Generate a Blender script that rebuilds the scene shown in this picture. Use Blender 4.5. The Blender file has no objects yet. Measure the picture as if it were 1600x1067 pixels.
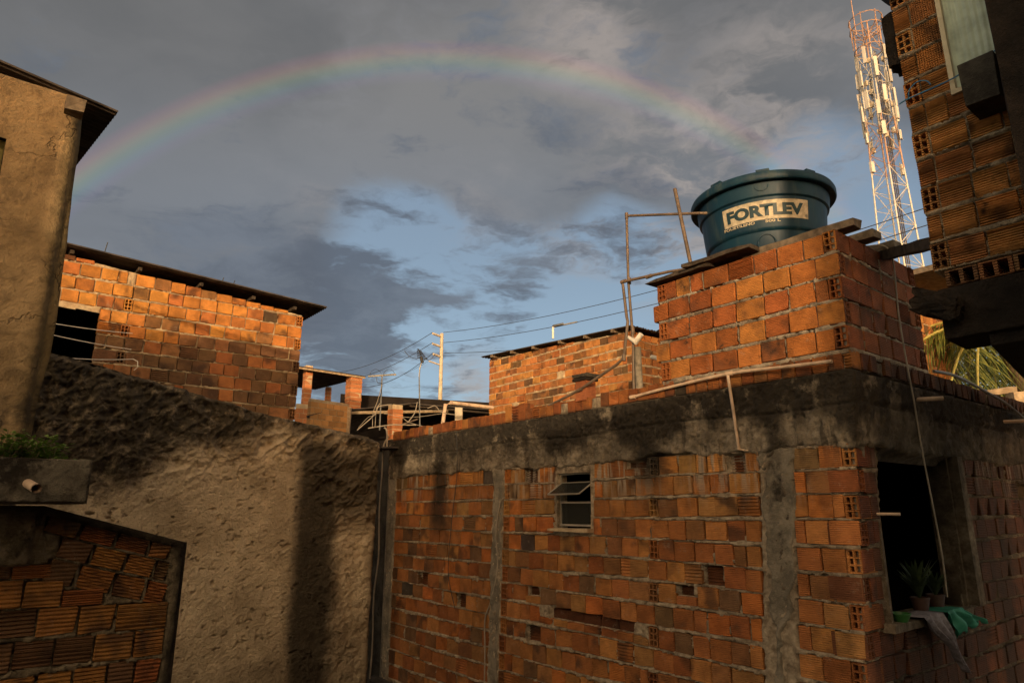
import bpy, math, random
import numpy as np
from math import sin, cos, tan, atan, radians, pi, hypot, sqrt
from mathutils import Vector, Matrix

# ------------------------------------------------------------------ camera
scene = bpy.context.scene
COL = scene.collection
FPX = 1040.0
PITCH = atan(262 / 1040)
cd = bpy.data.cameras.new("camera")
cam = bpy.data.objects.new("camera", cd)
COL.objects.link(cam)
cam.location = (0, 0, 0)
cam.rotation_euler = (pi / 2 + PITCH, 0, 0)
cd.sensor_width = 36.0
cd.lens = 36.0 * FPX / 1600
cd.clip_start = 0.02
cd.clip_end = 3000
scene.camera = cam
GZ = -2.35          # ground level below the eye

def ray(px, py):
    x = (px - 800) / FPX; y = (533.5 - py) / FPX
    return Vector((x, cos(PITCH) - y * sin(PITCH), sin(PITCH) + y * cos(PITCH)))
def at(px, py, D):
    r = ray(px, py); return r * (D / hypot(r.x, r.y))

# ------------------------------------------------------------------ sun, sky, exposure
SUN_EL, SUN_AZ = 6.5, 179.0       # compass degrees, camera looks to 0
SUN_STRENGTH = 3.3
SKY_STRENGTH = 0.1
sd = Vector((sin(radians(SUN_AZ)) * cos(radians(SUN_EL)), cos(radians(SUN_AZ)) * cos(radians(SUN_EL)), sin(radians(SUN_EL))))
sl = bpy.data.lights.new("sun", 'SUN'); sl.energy = SUN_STRENGTH; sl.angle = radians(0.6); sl.color = (1.0, 0.72, 0.42)
so = bpy.data.objects.new("sun", sl); COL.objects.link(so)
so.rotation_euler = sd.to_track_quat('Z', 'Y').to_euler()
scene.view_settings.view_transform = 'Standard'
try: scene.view_settings.look = 'None'
except Exception: pass
scene.view_settings.exposure = 0.0
scene.view_settings.gamma = 1.0
scene.view_settings.use_curve_mapping = False

class T:
    """small node writer"""
    def __init__(s, tree): s.t = tree; s.n = tree.nodes; s.l = tree.links
    def new(s, typ, **k):
        n = s.n.new(typ)
        for a, v in k.items(): setattr(n, a, v)
        return n
    def put(s, sock, v):
        if hasattr(v, 'node'): s.l.new(v, sock)
        elif v is not None:
            if isinstance(v, (tuple, list)) and len(v) == 3 and sock.type == 'RGBA': v = (*v, 1)
            sock.default_value = v
    def m(s, op, a, b=None, c=None, clamp=False):
        n = s.new('ShaderNodeMath', operation=op, use_clamp=clamp)
        s.put(n.inputs[0], a)
        if b is not None: s.put(n.inputs[1], b)
        if c is not None: s.put(n.inputs[2], c)
        return n.outputs[0]
    def v(s, op, a, b=None):
        n = s.new('ShaderNodeVectorMath', operation=op)
        s.put(n.inputs[0], a)
        if b is not None:
            if op == 'SCALE': s.put(n.inputs['Scale'], b)
            else: s.put(n.inputs[1], b)
        return n.outputs['Value'] if op in ('DOT_PRODUCT', 'LENGTH') else n.outputs[0]
    def ss(s, x, a, b, lo=0.0, hi=1.0):
        n = s.new('ShaderNodeMapRange', interpolation_type='SMOOTHSTEP')
        for i, q in enumerate((x, a, b, lo, hi)): s.put(n.inputs[i], q)
        return n.outputs[0]
    def lin(s, x, a, b, lo=0.0, hi=1.0):
        n = s.new('ShaderNodeMapRange')
        for i, q in enumerate((x, a, b, lo, hi)): s.put(n.inputs[i], q)
        return n.outputs[0]
    def noise(s, vec, scale, detail=4, rough=0.55, dist=0.0, color=False):
        n = s.new('ShaderNodeTexNoise')
        s.put(n.inputs['Vector'], vec); n.inputs['Scale'].default_value = scale
        n.inputs['Detail'].default_value = detail; n.inputs['Roughness'].default_value = rough
        n.inputs['Distortion'].default_value = dist
        return n.outputs['Color'] if color else n.outputs['Fac']
    def mix(s, f, a, b, mode='MIX'):
        n = s.new('ShaderNodeMix', data_type='RGBA', blend_type=mode)
        s.put(n.inputs[0], f); s.put(n.inputs[6], a); s.put(n.inputs[7], b)
        return n.outputs[2]
    def sep(s, vec):
        n = s.new('ShaderNodeSeparateXYZ'); s.put(n.inputs[0], vec); return n.outputs
    def comb(s, x, y, z):
        n = s.new('ShaderNodeCombineXYZ')
        for i, q in enumerate((x, y, z)): s.put(n.inputs[i], q)
        return n.outputs[0]

def build_world():
    w = bpy.data.worlds.new("World"); scene.world = w; w.use_nodes = True
    nt = w.node_tree; nt.nodes.clear(); t = T(nt)
    d = t.v('NORMALIZE', t.new('ShaderNodeTexCoord').outputs['Generated'])
    x, y, z = t.sep(d)
    sky = t.new('ShaderNodeTexSky', sky_type='NISHITA', sun_disc=False)
    sky.sun_elevation = radians(SUN_EL); sky.sun_rotation = radians(SUN_AZ)
    sky.altitude = 50; sky.air_density = 1.0; sky.dust_density = 1.5; sky.ozone_density = 1.0
    el = t.m('MULTIPLY', t.m('ARCSINE', z), 180 / pi)
    # blue between the clouds: the sky texture seen through a thin veil
    grad = t.mix(t.ss(el, 5, 26), (3.2, 4.65, 6.3), (2.3, 3.1, 4.2))
    clear = t.mix(0.82, t.v('SCALE', sky.outputs[0], 2.2), grad)
    # cloud layer coordinates, flattened towards the horizon
    zz = t.m('ADD', t.m('MAXIMUM', z, 0.0), 0.22)
    q = t.comb(t.m('DIVIDE', x, zz), t.m('DIVIDE', y, zz), t.m('MULTIPLY', z, 1.2))
    wq = t.v('ADD', q, t.v('SCALE', t.v('SUBTRACT', t.noise(q, 2.2, 5, 0.6, color=True), (0.5, 0.5, 0.5)), 0.38))
    n1 = t.noise(wq, 1.1, 6, 0.55)
    n2 = t.noise(t.v('ADD', wq, (7.3, 2.1, 0.4)), 2.6, 8, 0.62)
    n3 = t.noise(t.v('ADD', wq, (1.3, 9.1, 3.4)), 1.5, 5, 0.5)
    n4 = t.noise(t.v('ADD', t.v('MULTIPLY', wq, (1.0, 1.7, 1.0)), (3.3, 5.1, 1.4)), 3.2, 8, 0.6)
    def blob(px, py, r0, r1, sx=1.0):
        r = ray(px, py).normalized()
        a = t.m('ARCCOSINE', t.m('MINIMUM', t.v('DOT_PRODUCT', d, tuple(r)), 0.99999))
        return t.ss(a, radians(r0), radians(r1), 1.0, 0.0)
    def blobs(v, L):
        for px, py, r0, r1, k in L: v = t.m('ADD', v, t.m('MULTIPLY', blob(px, py, r0, r1), k))
        return v
    # high grey deck
    e1 = t.m('ADD', el, t.m('MULTIPLY', t.m('SUBTRACT', n1, 0.5), 26.0))
    e1 = t.m('ADD', e1, t.m('MULTIPLY', t.m('SUBTRACT', n2, 0.5), 17.0))
    e1 = blobs(e1, ((120, 330, 6, 24, 13), (330, 360, 3, 13, 7), (580, 350, 2, 9, -13), (700, 400, 2, 9, -13), (820, 290, 1, 8, 6), (900, 460, 4, 14, -14), (1020, 410, 2, 9, -8), (1310, 300, 2, 12, -15), (1230, 230, 1, 7, -6), (1100, 200, 2, 9, 4), (1050, 310, 1, 6, 5), (640, 620, 2, 9, -9)))
    deck = t.ss(e1, 10, 23, 0.05, 0.97)
    hi = t.mix(t.ss(n3, 0.36, 0.64), (1.40, 1.42, 1.46), (2.12, 2.08, 2.06))
    lo_ = t.mix(t.ss(n3, 0.36, 0.64), (1.50, 1.74, 2.08), (2.15, 2.42, 2.85))
    dcol = t.mix(t.ss(el, 17, 37), lo_, hi)
    dcol = t.mix(t.m('MULTIPLY', t.ss(n2, 0.5, 0.68), 0.30), dcol, (2.6, 2.6, 2.8))
    dcol = t.mix(t.m('MULTIPLY', t.ss(x, -0.2, -0.62), 0.5), dcol, t.mix(t.ss(el, 20, 34), (1.55, 1.62, 1.75), (1.10, 1.12, 1.13)))
    col = t.mix(deck, clear, dcol)
    # bright soft cumulus tops
    hb = blobs(0.0, ((915, 48, 0, 8, 1.2), (1060, 320, 2, 11, 1.2), (1260, 170, 0, 10, 1.0), (1000, 250, 0, 8, 0.6), (890, 378, 0, 5, 0.7), (745, 618, 0, 5.5, 1.1), (1300, 345, 0, 3, 0.7), (500, 340, 0, 4, 0.4), (1180, 120, 0, 9, 0.5), (640, 590, 0, 4, 0.6), (760, 330, 0, 6, 0.35)))
    hl = t.m('MULTIPLY', hb, t.ss(t.m('MULTIPLY_ADD', n4, 0.5, t.m('MULTIPLY', n2, 0.5)), 0.45, 0.58))
    col = t.mix(t.m('MINIMUM', t.m('MULTIPLY', hl, 0.8), 0.75), col, (3.9, 3.45, 3.2))
    # low dark broken cloud
    fr = blobs(t.m('ADD', t.m('MULTIPLY', t.m('SUBTRACT', n4, 0.5), 4.8), t.m('MULTIPLY', t.m('SUBTRACT', n1, 0.5), 1.0)),
               ((590, 500, 1, 10, 0.85), (420, 470, 3, 12, 0.6), (770, 440, 0, 8, 0.95), (540, 400, 0, 6, 0.35), (300, 430, 2, 12, 0.5), (690, 615, 0, 5, 0.9), (960, 330, 0, 9, 0.55), (680, 300, 1, 10, 0.5),
                (570, 555, 0, 6, 0.6), (850, 410, 0, 5, 0.55), (1150, 240, 0, 9, 0.35), (910, 520, 1, 7, -0.6), (690, 385, 0, 5, -0.35)))
    frk = t.m('MULTIPLY', t.ss(fr, 0.35, 1.15), 0.9)
    fcol = t.mix(t.ss(n2, 0.38, 0.66), (1.12, 1.32, 1.68), (1.65, 1.92, 2.35))
    col = t.mix(frk, col, fcol)
    # towards the low sun the cloud deck glows
    sunw = t.m('POWER', t.m('MAXIMUM', t.m('MULTIPLY_ADD', t.v('DOT_PRODUCT', d, tuple(sd)), 0.5, 0.5), 0.0), 4.0)
    col = t.mix(1.0, col, t.mix(sunw, (1, 1, 1), (12.5, 8.4, 4.5)), 'MULTIPLY')
    # rainbow: 41 degrees round the antisolar point
    A = ray(720, 868).normalized()
    ang = t.m('MULTIPLY', t.m('ARCCOSINE', t.v('DOT_PRODUCT', d, tuple(A))), 180 / pi)
    rp = t.new('ShaderNodeValToRGB'); cr = rp.color_ramp
    t.put(rp.inputs[0], t.lin(ang, 38.9, 42.1))
    pts = [(0.0, (0, 0, 0)), (0.18, (0.10, 0.05, 0.22)), (0.34, (0.02, 0.28, 0.34)), (0.48, (0.14, 0.42, 0.12)),
           (0.60, (0.50, 0.45, 0.06)), (0.72, (0.72, 0.26, 0.08)), (0.86, (0.42, 0.05, 0.10)), (1.0, (0, 0, 0))]
    while len(cr.elements) < len(pts): cr.elements.new(0.5)
    for e, (p_, c_) in zip(cr.elements, pts): e.position = p_; e.color = (*c_, 1)
    amp = t.m('MULTIPLY', t.ss(x, -0.75, -0.25, 1.25, 0.85), t.ss(x, 0.25, 0.5, 1.0, 0.30))
    amp = t.m('MULTIPLY', amp, t.ss(el, -2, 4))
    amp = t.m('MULTIPLY', amp, t.lin(n2, 0.3, 0.7, 0.75, 1.15))
    col = t.mix(1.0, col, t.v('SCALE', rp.outputs[0], t.m('MULTIPLY', amp, 1.15)), 'ADD')
    inside = t.m('MULTIPLY', t.ss(ang, 26, 40.5), t.ss(ang, 40.5, 41.5, 1.0, 0.0))
    col = t.mix(t.m('MULTIPLY', inside, 0.05), col, (4, 4, 4))
    # below the horizon
    col = t.mix(t.ss(z, -0.03, 0.0), (0.8, 0.6, 0.45), col)
    bg = t.new('ShaderNodeBackground'); t.put(bg.inputs[0], col); bg.inputs[1].default_value = SKY_STRENGTH
    t.l.new(bg.outputs[0], t.new('ShaderNodeOutputWorld').inputs[0])
build_world()

# ------------------------------------------------------------------ object helpers
def tag(o, label=None, cat=None, group=None, kind=None):
    if label: o['label'] = label
    if cat: o['category'] = cat
    if group: o['group'] = group
    if kind: o['kind'] = kind
    return o
def link(name, me, parent=None):
    o = bpy.data.objects.new(name, me); COL.objects.link(o)
    if parent is not None: o.parent = parent
    return o
def thing(name, loc, label, cat, group=None):
    o = bpy.data.objects.new(name, None); COL.objects.link(o); o.location = loc; o.empty_display_size = 0.1
    return tag(o, label, cat, group)
def local(o, parent):
    """keep world placed geometry in place under a parent Empty that only has a location"""
    if parent is not None: o.matrix_parent_inverse = Matrix.Translation(-base_loc(parent))
    return o
def base_loc(p):
    return Vector(p.location) if p.type == 'EMPTY' else Vector((0, 0, 0))

class MB:
    def __init__(s): s.V = []; s.F = []; s.smooth = False
    def add(s, vs, fs):
        n = len(s.V); s.V += [tuple(v) for v in vs]; s.F += [tuple(i + n for i in f) for f in fs]; return s
    def box(s, c, size, X=(1, 0, 0), Y=(0, 1, 0), Z=(0, 0, 1), jit=0.0, rng=random):
        c = Vector(c); X = Vector(X) * size[0] / 2; Y = Vector(Y) * size[1] / 2; Z = Vector(Z) * size[2] / 2
        vs = [c + X * a + Y * b + Z * d + Vector([rng.uniform(-jit, jit) for _ in range(3)]) for d in (-1, 1) for b in (-1, 1) for a in (-1, 1)]
        return s.add(vs, [(0, 2, 3, 1), (4, 5, 7, 6), (0, 1, 5, 4), (2, 6, 7, 3), (0, 4, 6, 2), (1, 3, 7, 5)])
    def tube(s, pts, r, seg=8, cap=True):
        pts = [Vector(p) for p in pts]; n = len(pts); rings = []
        up = Vector((0.13, 0.31, 0.94))
        for i, p in enumerate(pts):
            d = (pts[min(i + 1, n - 1)] - pts[max(i - 1, 0)]).normalized()
            a = d.cross(up)
            if a.length < 0.15: a = d.cross(Vector((1, 0.1, 0)))
            a.normalize(); b = d.cross(a)
            rr = r[i] if isinstance(r, (list, tuple)) else r
            rings.append([p + (a * cos(2 * pi * k / seg) + b * sin(2 * pi * k / seg)) * rr for k in range(seg)])
        vs = [v for g in rings for v in g]; fs = []
        for i in range(n - 1):
            for k in range(seg):
                k2 = (k + 1) % seg; fs.append((i * seg + k, i * seg + k2, (i + 1) * seg + k2, (i + 1) * seg + k))
        if cap: fs += [tuple(range(seg - 1, -1, -1)), tuple((n - 1) * seg + k for k in range(seg))]
        return s.add(vs, fs)
    def lathe(s, prof, c, seg=48, caps=True):
        c = Vector(c); vs = []; fs = []; n = len(prof)
        for r, z in prof:
            vs += [c + Vector((r * cos(2 * pi * k / seg), r * sin(2 * pi * k / seg), z)) for k in range(seg)]
        for i in range(n - 1):
            for k in range(seg):
                k2 = (k + 1) % seg; fs.append((i * seg + k, i * seg + k2, (i + 1) * seg + k2, (i + 1) * seg + k))
        if caps: fs += [tuple(range(seg - 1, -1, -1)), tuple((n - 1) * seg + k for k in range(seg))]
        return s.add(vs, fs)
    def mesh(s, name, mat, smooth=False):
        me = bpy.data.meshes.new(name); me.from_pydata(s.V, [], s.F)
        if mat: me.materials.append(mat)
        if smooth:
            me.shade_smooth()
            try: me.set_sharp_from_angle(angle=radians(40))
            except Exception: pass
        me.update(); return me
    def build(s, name, mat, parent=None, smooth=False):
        return local(link(name, s.mesh(name, mat, smooth), parent), parent)

# numpy noise
def _hash(i, j, seed):
    h = (i.astype(np.int64) * 374761393 + j.astype(np.int64) * 668265263 + seed * 1442695041) & 0xFFFFFFFF
    h = ((h ^ (h >> 13)) * 1274126177) & 0xFFFFFFFF
    return ((h ^ (h >> 16)) & 0xFFFF) / 65535.0
def vnoise(X, Y, seed):
    i = np.floor(X); j = np.floor(Y); u = X - i; v = Y - j; u = u * u * (3 - 2 * u); v = v * v * (3 - 2 * v)
    a = _hash(i, j, seed); b = _hash(i + 1, j, seed); c = _hash(i, j + 1, seed); d = _hash(i + 1, j + 1, seed)
    return (a * (1 - u) + b * u) * (1 - v) + (c * (1 - u) + d * u) * v
def fbm(X, Y, seed, octv=4, rough=0.5):
    s = 0; a = 1.0; tot = 0
    for k in range(octv):
        s = s + a * vnoise(X * 2 ** k + 17.3 * k, Y * 2 ** k - 9.1 * k, seed + k * 7); tot += a; a *= rough
    return s / tot
def sstep(x, a, b): q = np.clip((x - a) / (b - a), 0, 1); return q * q * (3 - 2 * q)

U = Vector((sin(radians(-38.5)), cos(radians(-38.5)), 0))     # away to the left
V = Vector((sin(radians(51.5)), cos(radians(51.5)), 0))       # away to the right
ZV = Vector((0, 0, 1))

class Wall:
    """vertical wall plane: X to the right as seen, Y inward; s metres along X, z height, h outward relief"""
    def __init__(w, O, X, lean=None):
        w.O = Vector((O[0], O[1], 0)); w.X = Vector(X); w.Y = Vector((-w.X.y, w.X.x, 0)); w.lean = lean
    def pt(w, s, z, h=0.0):
        p = w.O + w.X * s + ZV * z - w.Y * h
        if w.lean: p = p + w.lean(s, z)
        return p
    def grid(w, name, s0, s1, z0, z1, res, hfun, mat, parent, cut=(), skirt=0.12, top=None, right=None, resz=None):
        ns = max(2, int((s1 - s0) / res)) + 1; nz = max(2, int((z1 - z0) / (resz or res))) + 1
        S, Z = np.meshgrid(np.linspace(s0, s1, ns), np.linspace(z0, z1, nz))
        if top is not None:      # sloping top edge
            Z = z0 + (Z - z0) * (top(S) - z0) / (z1 - z0)
        if right is not None:
            S = s0 + (S - s0) * (right(Z) - s0) / (s1 - s0)
        H = hfun(S, Z)
        if skirt:
            H[0, :] = -skirt; H[-1, :] = -skirt; H[:, 0] = -skirt; H[:, -1] = -skirt
            S[:, 0] = S[:, 1]; S[:, -1] = S[:, -2]; Z[-1, :] = Z[-2, :]
        P = np.empty((nz, ns, 3))
        for k in range(3): P[..., k] = w.O[k] + w.X[k] * S + (Z if k == 2 else 0) - w.Y[k] * H
        if w.lean:
            L = w.lean(S, Z)
            if isinstance(L, tuple):
                for k in range(3): P[..., k] += L[k]
        idx = np.arange(nz * ns).reshape(nz, ns)
        Q = np.stack([idx[:-1, :-1], idx[:-1, 1:], idx[1:, 1:], idx[1:, :-1]], -1)
        keep = np.ones(Q.shape[:2], bool); Sc = (S[:-1, :-1] + S[1:, 1:]) / 2; Zc = (Z[:-1, :-1] + Z[1:, 1:]) / 2
        for (a, b, c, d) in cut: keep &= ~((Sc > a) & (Sc < b) & (Zc > c) & (Zc < d))
        Q = Q[keep]
        me = bpy.data.meshes.new(name)
        me.vertices.add(nz * ns); me.vertices.foreach_set('co', P.reshape(-1))
        me.loops.add(Q.size); me.loops.foreach_set('vertex_index', Q.reshape(-1).astype(np.int32))
        me.polygons.add(len(Q)); me.polygons.foreach_set('loop_start', np.arange(0, Q.size, 4, dtype=np.int32))
        me.update(calc_edges=True); me.shade_smooth(); me.materials.append(mat)
        return local(link(name, me, parent), parent)

# ------------------------------------------------------------------ materials
C = at(1335, 600, 5.0)            # corner of the near brick building, beam height
def newmat(name):
    m = bpy.data.materials.new(name); m.use_nodes = True; nt = m.node_tree
    return m, T(nt), nt.nodes['Principled BSDF']
def setbump(t, bs, h, strength, dist=0.01):
    b = t.new('ShaderNodeBump'); b.inputs['Strength'].default_value = strength; b.inputs['Distance'].default_value = dist
    t.put(b.inputs['Height'], h); t.l.new(b.outputs[0], bs.inputs['Normal'])
def worldpos(t): return t.new('ShaderNodeNewGeometry').outputs['Position']

def mold_and_side_shade(t, P):
    """black run-off: along the beam and in streaks below it; side face shade painted in"""
    s = t.v('DOT_PRODUCT', t.v('SUBTRACT', P, tuple(C)), tuple(-U)); z = t.sep(P)[2]
    st = t.comb(t.m('MULTIPLY', s, 1.0), t.v('DOT_PRODUCT', P, tuple(V)), t.m('MULTIPLY', z, 0.35))
    big = t.noise(st, 2.6, 5, 0.6); fine = t.noise(P, 11, 4, 0.65)
    wob = t.m('MULTIPLY', t.m('SUBTRACT', t.noise(P, 4, 4, 0.6), 0.5), 0.22)
    topk = t.m('MULTIPLY', t.ss(t.m('ADD', z, t.m('MULTIPLY', t.m('SUBTRACT', big, 0.5), 1.0)), 0.50, 0.74), t.ss(t.m('ADD', big, t.m('MULTIPLY', t.m('SUBTRACT', fine, 0.5), 0.8)), 0.24, 0.46))
    k = t.m('MULTIPLY', topk, t.lin(z, 0.925, 0.965, 1.0, 0.30))
    thin = t.noise(t.v('MULTIPLY', P, (1, 1, 0.09)), 9, 4, 0.65)
    dr = t.m('MULTIPLY', t.m('MULTIPLY', t.ss(thin, 0.54, 0.66), t.ss(t.m('ADD', z, t.m('MULTIPLY', t.m('SUBTRACT', big, 0.5), 1.6)), 0.05, 0.6)), 0.75)
    k = t.m('MAXIMUM', k, dr)
    for s0, wd, zb, st_ in ((-5.15, 0.22, -0.55, 1.0), (-1.78, 0.20, -0.12, 1.0), (-0.60, 0.12, -0.75, 0.9), (-2.1, 0.12, 0.25, 0.6), (-3.35, 0.1, 0.3, 0.5), (-6.2, 0.12, 0.2, 0.4), (-4.4, 0.16, 0.32, 0.5)):
        dd = t.m('ABSOLUTE', t.m('SUBTRACT', t.m('ADD', s, wob), s0))
        f = t.m('MULTIPLY', t.ss(dd, wd * 0.25, wd * 1.25, st_, 0.0), t.ss(z, zb, zb + 0.55))
        f = t.m('MULTIPLY', f, t.ss(fine, 0.25, 0.5, 0.72, 1.0))
        f = t.m('MULTIPLY', f, t.lin(z, 0.925, 0.965, 1.0, 0.2))
        k = t.m('MAXIMUM', k, f)
    vs_ = t.v('DOT_PRODUCT', t.v('SUBTRACT', P, tuple(C)), tuple(V))      # lane side: black mould, plus the face's shade painted in as darkening
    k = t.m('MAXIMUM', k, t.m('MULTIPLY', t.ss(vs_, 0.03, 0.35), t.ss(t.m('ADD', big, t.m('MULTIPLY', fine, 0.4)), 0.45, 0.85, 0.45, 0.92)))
    return t.m('MINIMUM', k, 1.0)
def mold_patch(amount, scale=1.6):
    def f(t, P):
        a = t.noise(t.v('MULTIPLY', P, (1, 1, 0.6)), scale, 6, 0.65); b = t.noise(P, scale * 8, 4, 0.6)
        return t.ss(t.m('ADD', a, t.m('MULTIPLY', t.m('SUBTRACT', b, 0.5), 0.5)), 0.72 - amount * 0.4, 0.86 - amount * 0.36)
    return f
BLACK = (0.022, 0.018, 0.014)

def mold_low(t, P):
    O = at(290, 845, 4.8); s = t.v('DOT_PRODUCT', t.v('SUBTRACT', P, tuple(O)), tuple(V)); z = t.sep(P)[2]
    w = t.m('MULTIPLY', t.m('SUBTRACT', t.noise(P, 6, 5, 0.65), 0.5), 0.20)
    dep = t.m('SUBTRACT', t.m('SUBTRACT', -0.19, t.m('MULTIPLY', s, 0.288)), t.m('ADD', z, w))
    k = t.m('MAXIMUM', t.ss(dep, 0.16, 0.03), t.ss(t.m('ADD', s, w), -0.08, -0.01))
    return t.m('MAXIMUM', k, mold_patch(0.40, 2.4)(t, P))
def brick_mat(name, use_obj=True, mold=None, drips=False, groove=0.35, gscale=75):
    m, t, bs = newmat(name); P = worldpos(t)
    if use_obj:
        oi = t.new('ShaderNodeObjectInfo'); base = oi.outputs['Color']; rnd = oi.outputs['Random']
    else:
        a = t.new('ShaderNodeAttribute'); a.attribute_name = 'bcol'; base = a.outputs['Color']; rnd = a.outputs['Alpha']
    Pr = t.v('ADD', P, t.v('SCALE', t.comb(rnd, t.m('MULTIPLY', rnd, 3.7), rnd), 13.0))
    n1 = t.noise(Pr, 7, 4, 0.6); n2 = t.noise(t.v('MULTIPLY', Pr, (1, 1, 5)), 22, 3, 0.6); n3 = t.noise(P, 90, 3, 0.6)
    col = t.mix(t.ss(n1, 0.35, 0.7), t.v('SCALE', base, 1.14), t.v('SCALE', base, 0.70))
    col = t.mix(t.m('MULTIPLY', t.ss(n2, 0.4, 0.7), 0.35), col, t.v('SCALE', base, 0.55))
    # kiln smudges: dark soft patches on some bricks
    sm = t.m('MULTIPLY', t.ss(t.noise(Pr, 5.5, 2, 0.4), 0.50, 0.68), t.ss(rnd, 0.2, 0.8))
    col = t.mix(t.m('MULTIPLY', sm, 0.75), col, (0.055, 0.03, 0.02))
    # cement film and splashes
    ce = t.m('MULTIPLY', t.ss(t.noise(Pr, 13, 5, 0.7), 0.58, 0.74), 0.30)
    if drips:
        z = t.sep(P)[2]
        st = t.noise(t.v('MULTIPLY', P, (1, 1, 0.10)), 17, 3, 0.6)
        pat = t.noise(t.v('MULTIPLY', P, (1, 1, 0.5)), 1.9, 2, 0.5)
        dr = t.m('MULTIPLY', t.m('MULTIPLY', t.ss(st, 0.46, 0.60), t.m('MULTIPLY', t.ss(z, -0.05, 0.34), t.ss(z, 0.62, 0.5))), t.ss(pat, 0.40, 0.52))
        ce = t.m('MAXIMUM', ce, t.m('MULTIPLY', dr, 0.9))
    col = t.mix(ce, col, (0.40, 0.32, 0.235))
    if mold: col = t.mix(t.m('MULTIPLY', mold(t, P), 0.9), col, BLACK)
    t.put(bs.inputs['Base Color'], col); bs.inputs['Roughness'].default_value = 0.9
    bs.inputs['Specular IOR Level'].default_value = 0.25
    wv = t.m('SINE', t.m('MULTIPLY', t.m('ADD', t.sep(P)[2], t.m('MULTIPLY', rnd, 0.1)), gscale * 2 * pi))
    h = t.m('ADD', t.m('MULTIPLY', wv, groove), t.m('MULTIPLY', t.m('ADD', n3, n2), 1.6))
    h = t.m('ADD', h, t.m('MULTIPLY', ce, 2.0))
    setbump(t, bs, h, 0.9, 0.005)
    return m
def mortar_mat(name, a=(0.33, 0.27, 0.21), b=(0.17, 0.125, 0.09), mold=None, scale=9, bump=0.8):
    m, t, bs = newmat(name); P = worldpos(t)
    n1 = t.noise(P, scale, 6, 0.65); n2 = t.noise(P, scale * 9, 4, 0.7); n3 = t.noise(P, 1.7, 3, 0.5)
    col = t.mix(t.ss(n1, 0.32, 0.68), b, a)
    col = t.mix(t.m('MULTIPLY', t.ss(n3, 0.45, 0.7), 0.5), col, t.v('SCALE', b, 0.8))
    col = t.mix(t.m('MULTIPLY', t.ss(n2, 0.5, 0.75), 0.35), col, t.v('SCALE', a, 1.25))
    if mold: col = t.mix(t.m('MULTIPLY', mold(t, P), 0.93), col, BLACK)
    t.put(bs.inputs['Base Color'], col); bs.inputs['Roughness'].default_value = 0.95; bs.inputs['Specular IOR Level'].default_value = 0.2
    setbump(t, bs, t.m('ADD', n1, t.m('ADD', t.m('MULTIPLY', n2, 0.6), t.m('MULTIPLY', t.noise(P, scale * 30, 2, 0.6), 0.25))), bump, 0.03)
    return m
def plain(name, c, rough=0.7, metal=0.0, var=0.25, scale=12, bump=0.15, spec=0.4):
    m, t, bs = newmat(name); P = worldpos(t)
    n = t.noise(P, scale, 5, 0.6)
    col = t.mix(t.ss(n, 0.3, 0.7), tuple(q * (1 - var) for q in c), tuple(min(1, q * (1 + var)) for q in c))
    t.put(bs.inputs['Base Color'], col); bs.inputs['Roughness'].default_value = rough; bs.inputs['Metallic'].default_value = metal
    bs.inputs['Specular IOR Level'].default_value = spec
    if bump: setbump(t, bs, t.noise(P, scale * 6, 4, 0.6), bump, 0.005)
    return m

M = {}
M['brick_main'] = brick_mat('brick_main', True, mold_and_side_shade, True)
M['brick_main_far'] = brick_mat('brick_main_merged', False, mold_and_side_shade, True)
M['brick_stand'] = brick_mat('brick_stand', True, mold_patch(0.28, 1.9))
M['brick_sun'] = brick_mat('brick_far', True, mold_patch(0.10, 1.2))
M['brick_right'] = brick_mat('brick_combed', True, mold_patch(0.28, 1.6), False, 1.6, 62)
M['brick_low'] = brick_mat('brick_weathered', True, mold_low, False, 0.8, 45)
M['mortar_main'] = mortar_mat('mortar_main', (0.56, 0.45, 0.32), (0.22, 0.165, 0.11), mold_and_side_shade, 16)
M['beam'] = mortar_mat('beam_concrete', (0.36, 0.30, 0.22), (0.15, 0.12, 0.085), mold_and_side_shade, 6, 1.0)
M['pillar'] = mortar_mat('pillar_concrete', (0.33, 0.28, 0.21), (0.14, 0.12, 0.09), mold_patch(0.34, 1.5), 5, 0.8)
M['mortar_stand'] = mortar_mat('mortar_stand', (0.44, 0.37, 0.28), (0.17, 0.13, 0.095), mold_patch(0.22, 1.9))
M['mortar_sun'] = mortar_mat('mortar_far', (0.55, 0.43, 0.27), (0.36, 0.25, 0.15), None, 9, 0.6)
M['mortar_right'] = mortar_mat('mortar_right', (0.46, 0.36, 0.24), (0.20, 0.15, 0.10), mold_patch(0.32, 1.6))
M['mortar_low'] = mortar_mat('mortar_low', (0.30, 0.24, 0.16), (0.10, 0.08, 0.05), mold_low)
M['trough'] = mortar_mat('trough_concrete', (0.20, 0.18, 0.14), (0.07, 0.06, 0.045), mold_patch(0.62, 3.2), 7, 0.9)
M['dark_concrete'] = mortar_mat('dark_concrete', (0.09, 0.078, 0.06), (0.03, 0.025, 0.02), mold_patch(0.35, 2.5), 5, 1.0)
M['black_concrete'] = mortar_mat('black_concrete', (0.035, 0.026, 0.02), (0.012, 0.01, 0.008), None, 5, 1.0)
M['roof'] = plain('asbestos_roof', (0.055, 0.045, 0.038), 0.9, 0, 0.5, 5, 0.3, 0.2)
M['wood_dark'] = plain('dark_wood', (0.05, 0.038, 0.028), 0.85, 0, 0.5, 14, 0.5, 0.2)
M['wood'] = plain('weathered_wood', (0.15, 0.115, 0.08), 0.85, 0, 0.4, 14, 0.5, 0.2)
M['wood_pale'] = plain('pale_wood', (0.40, 0.30, 0.19), 0.8, 0, 0.3, 14, 0.4, 0.2)
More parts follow.
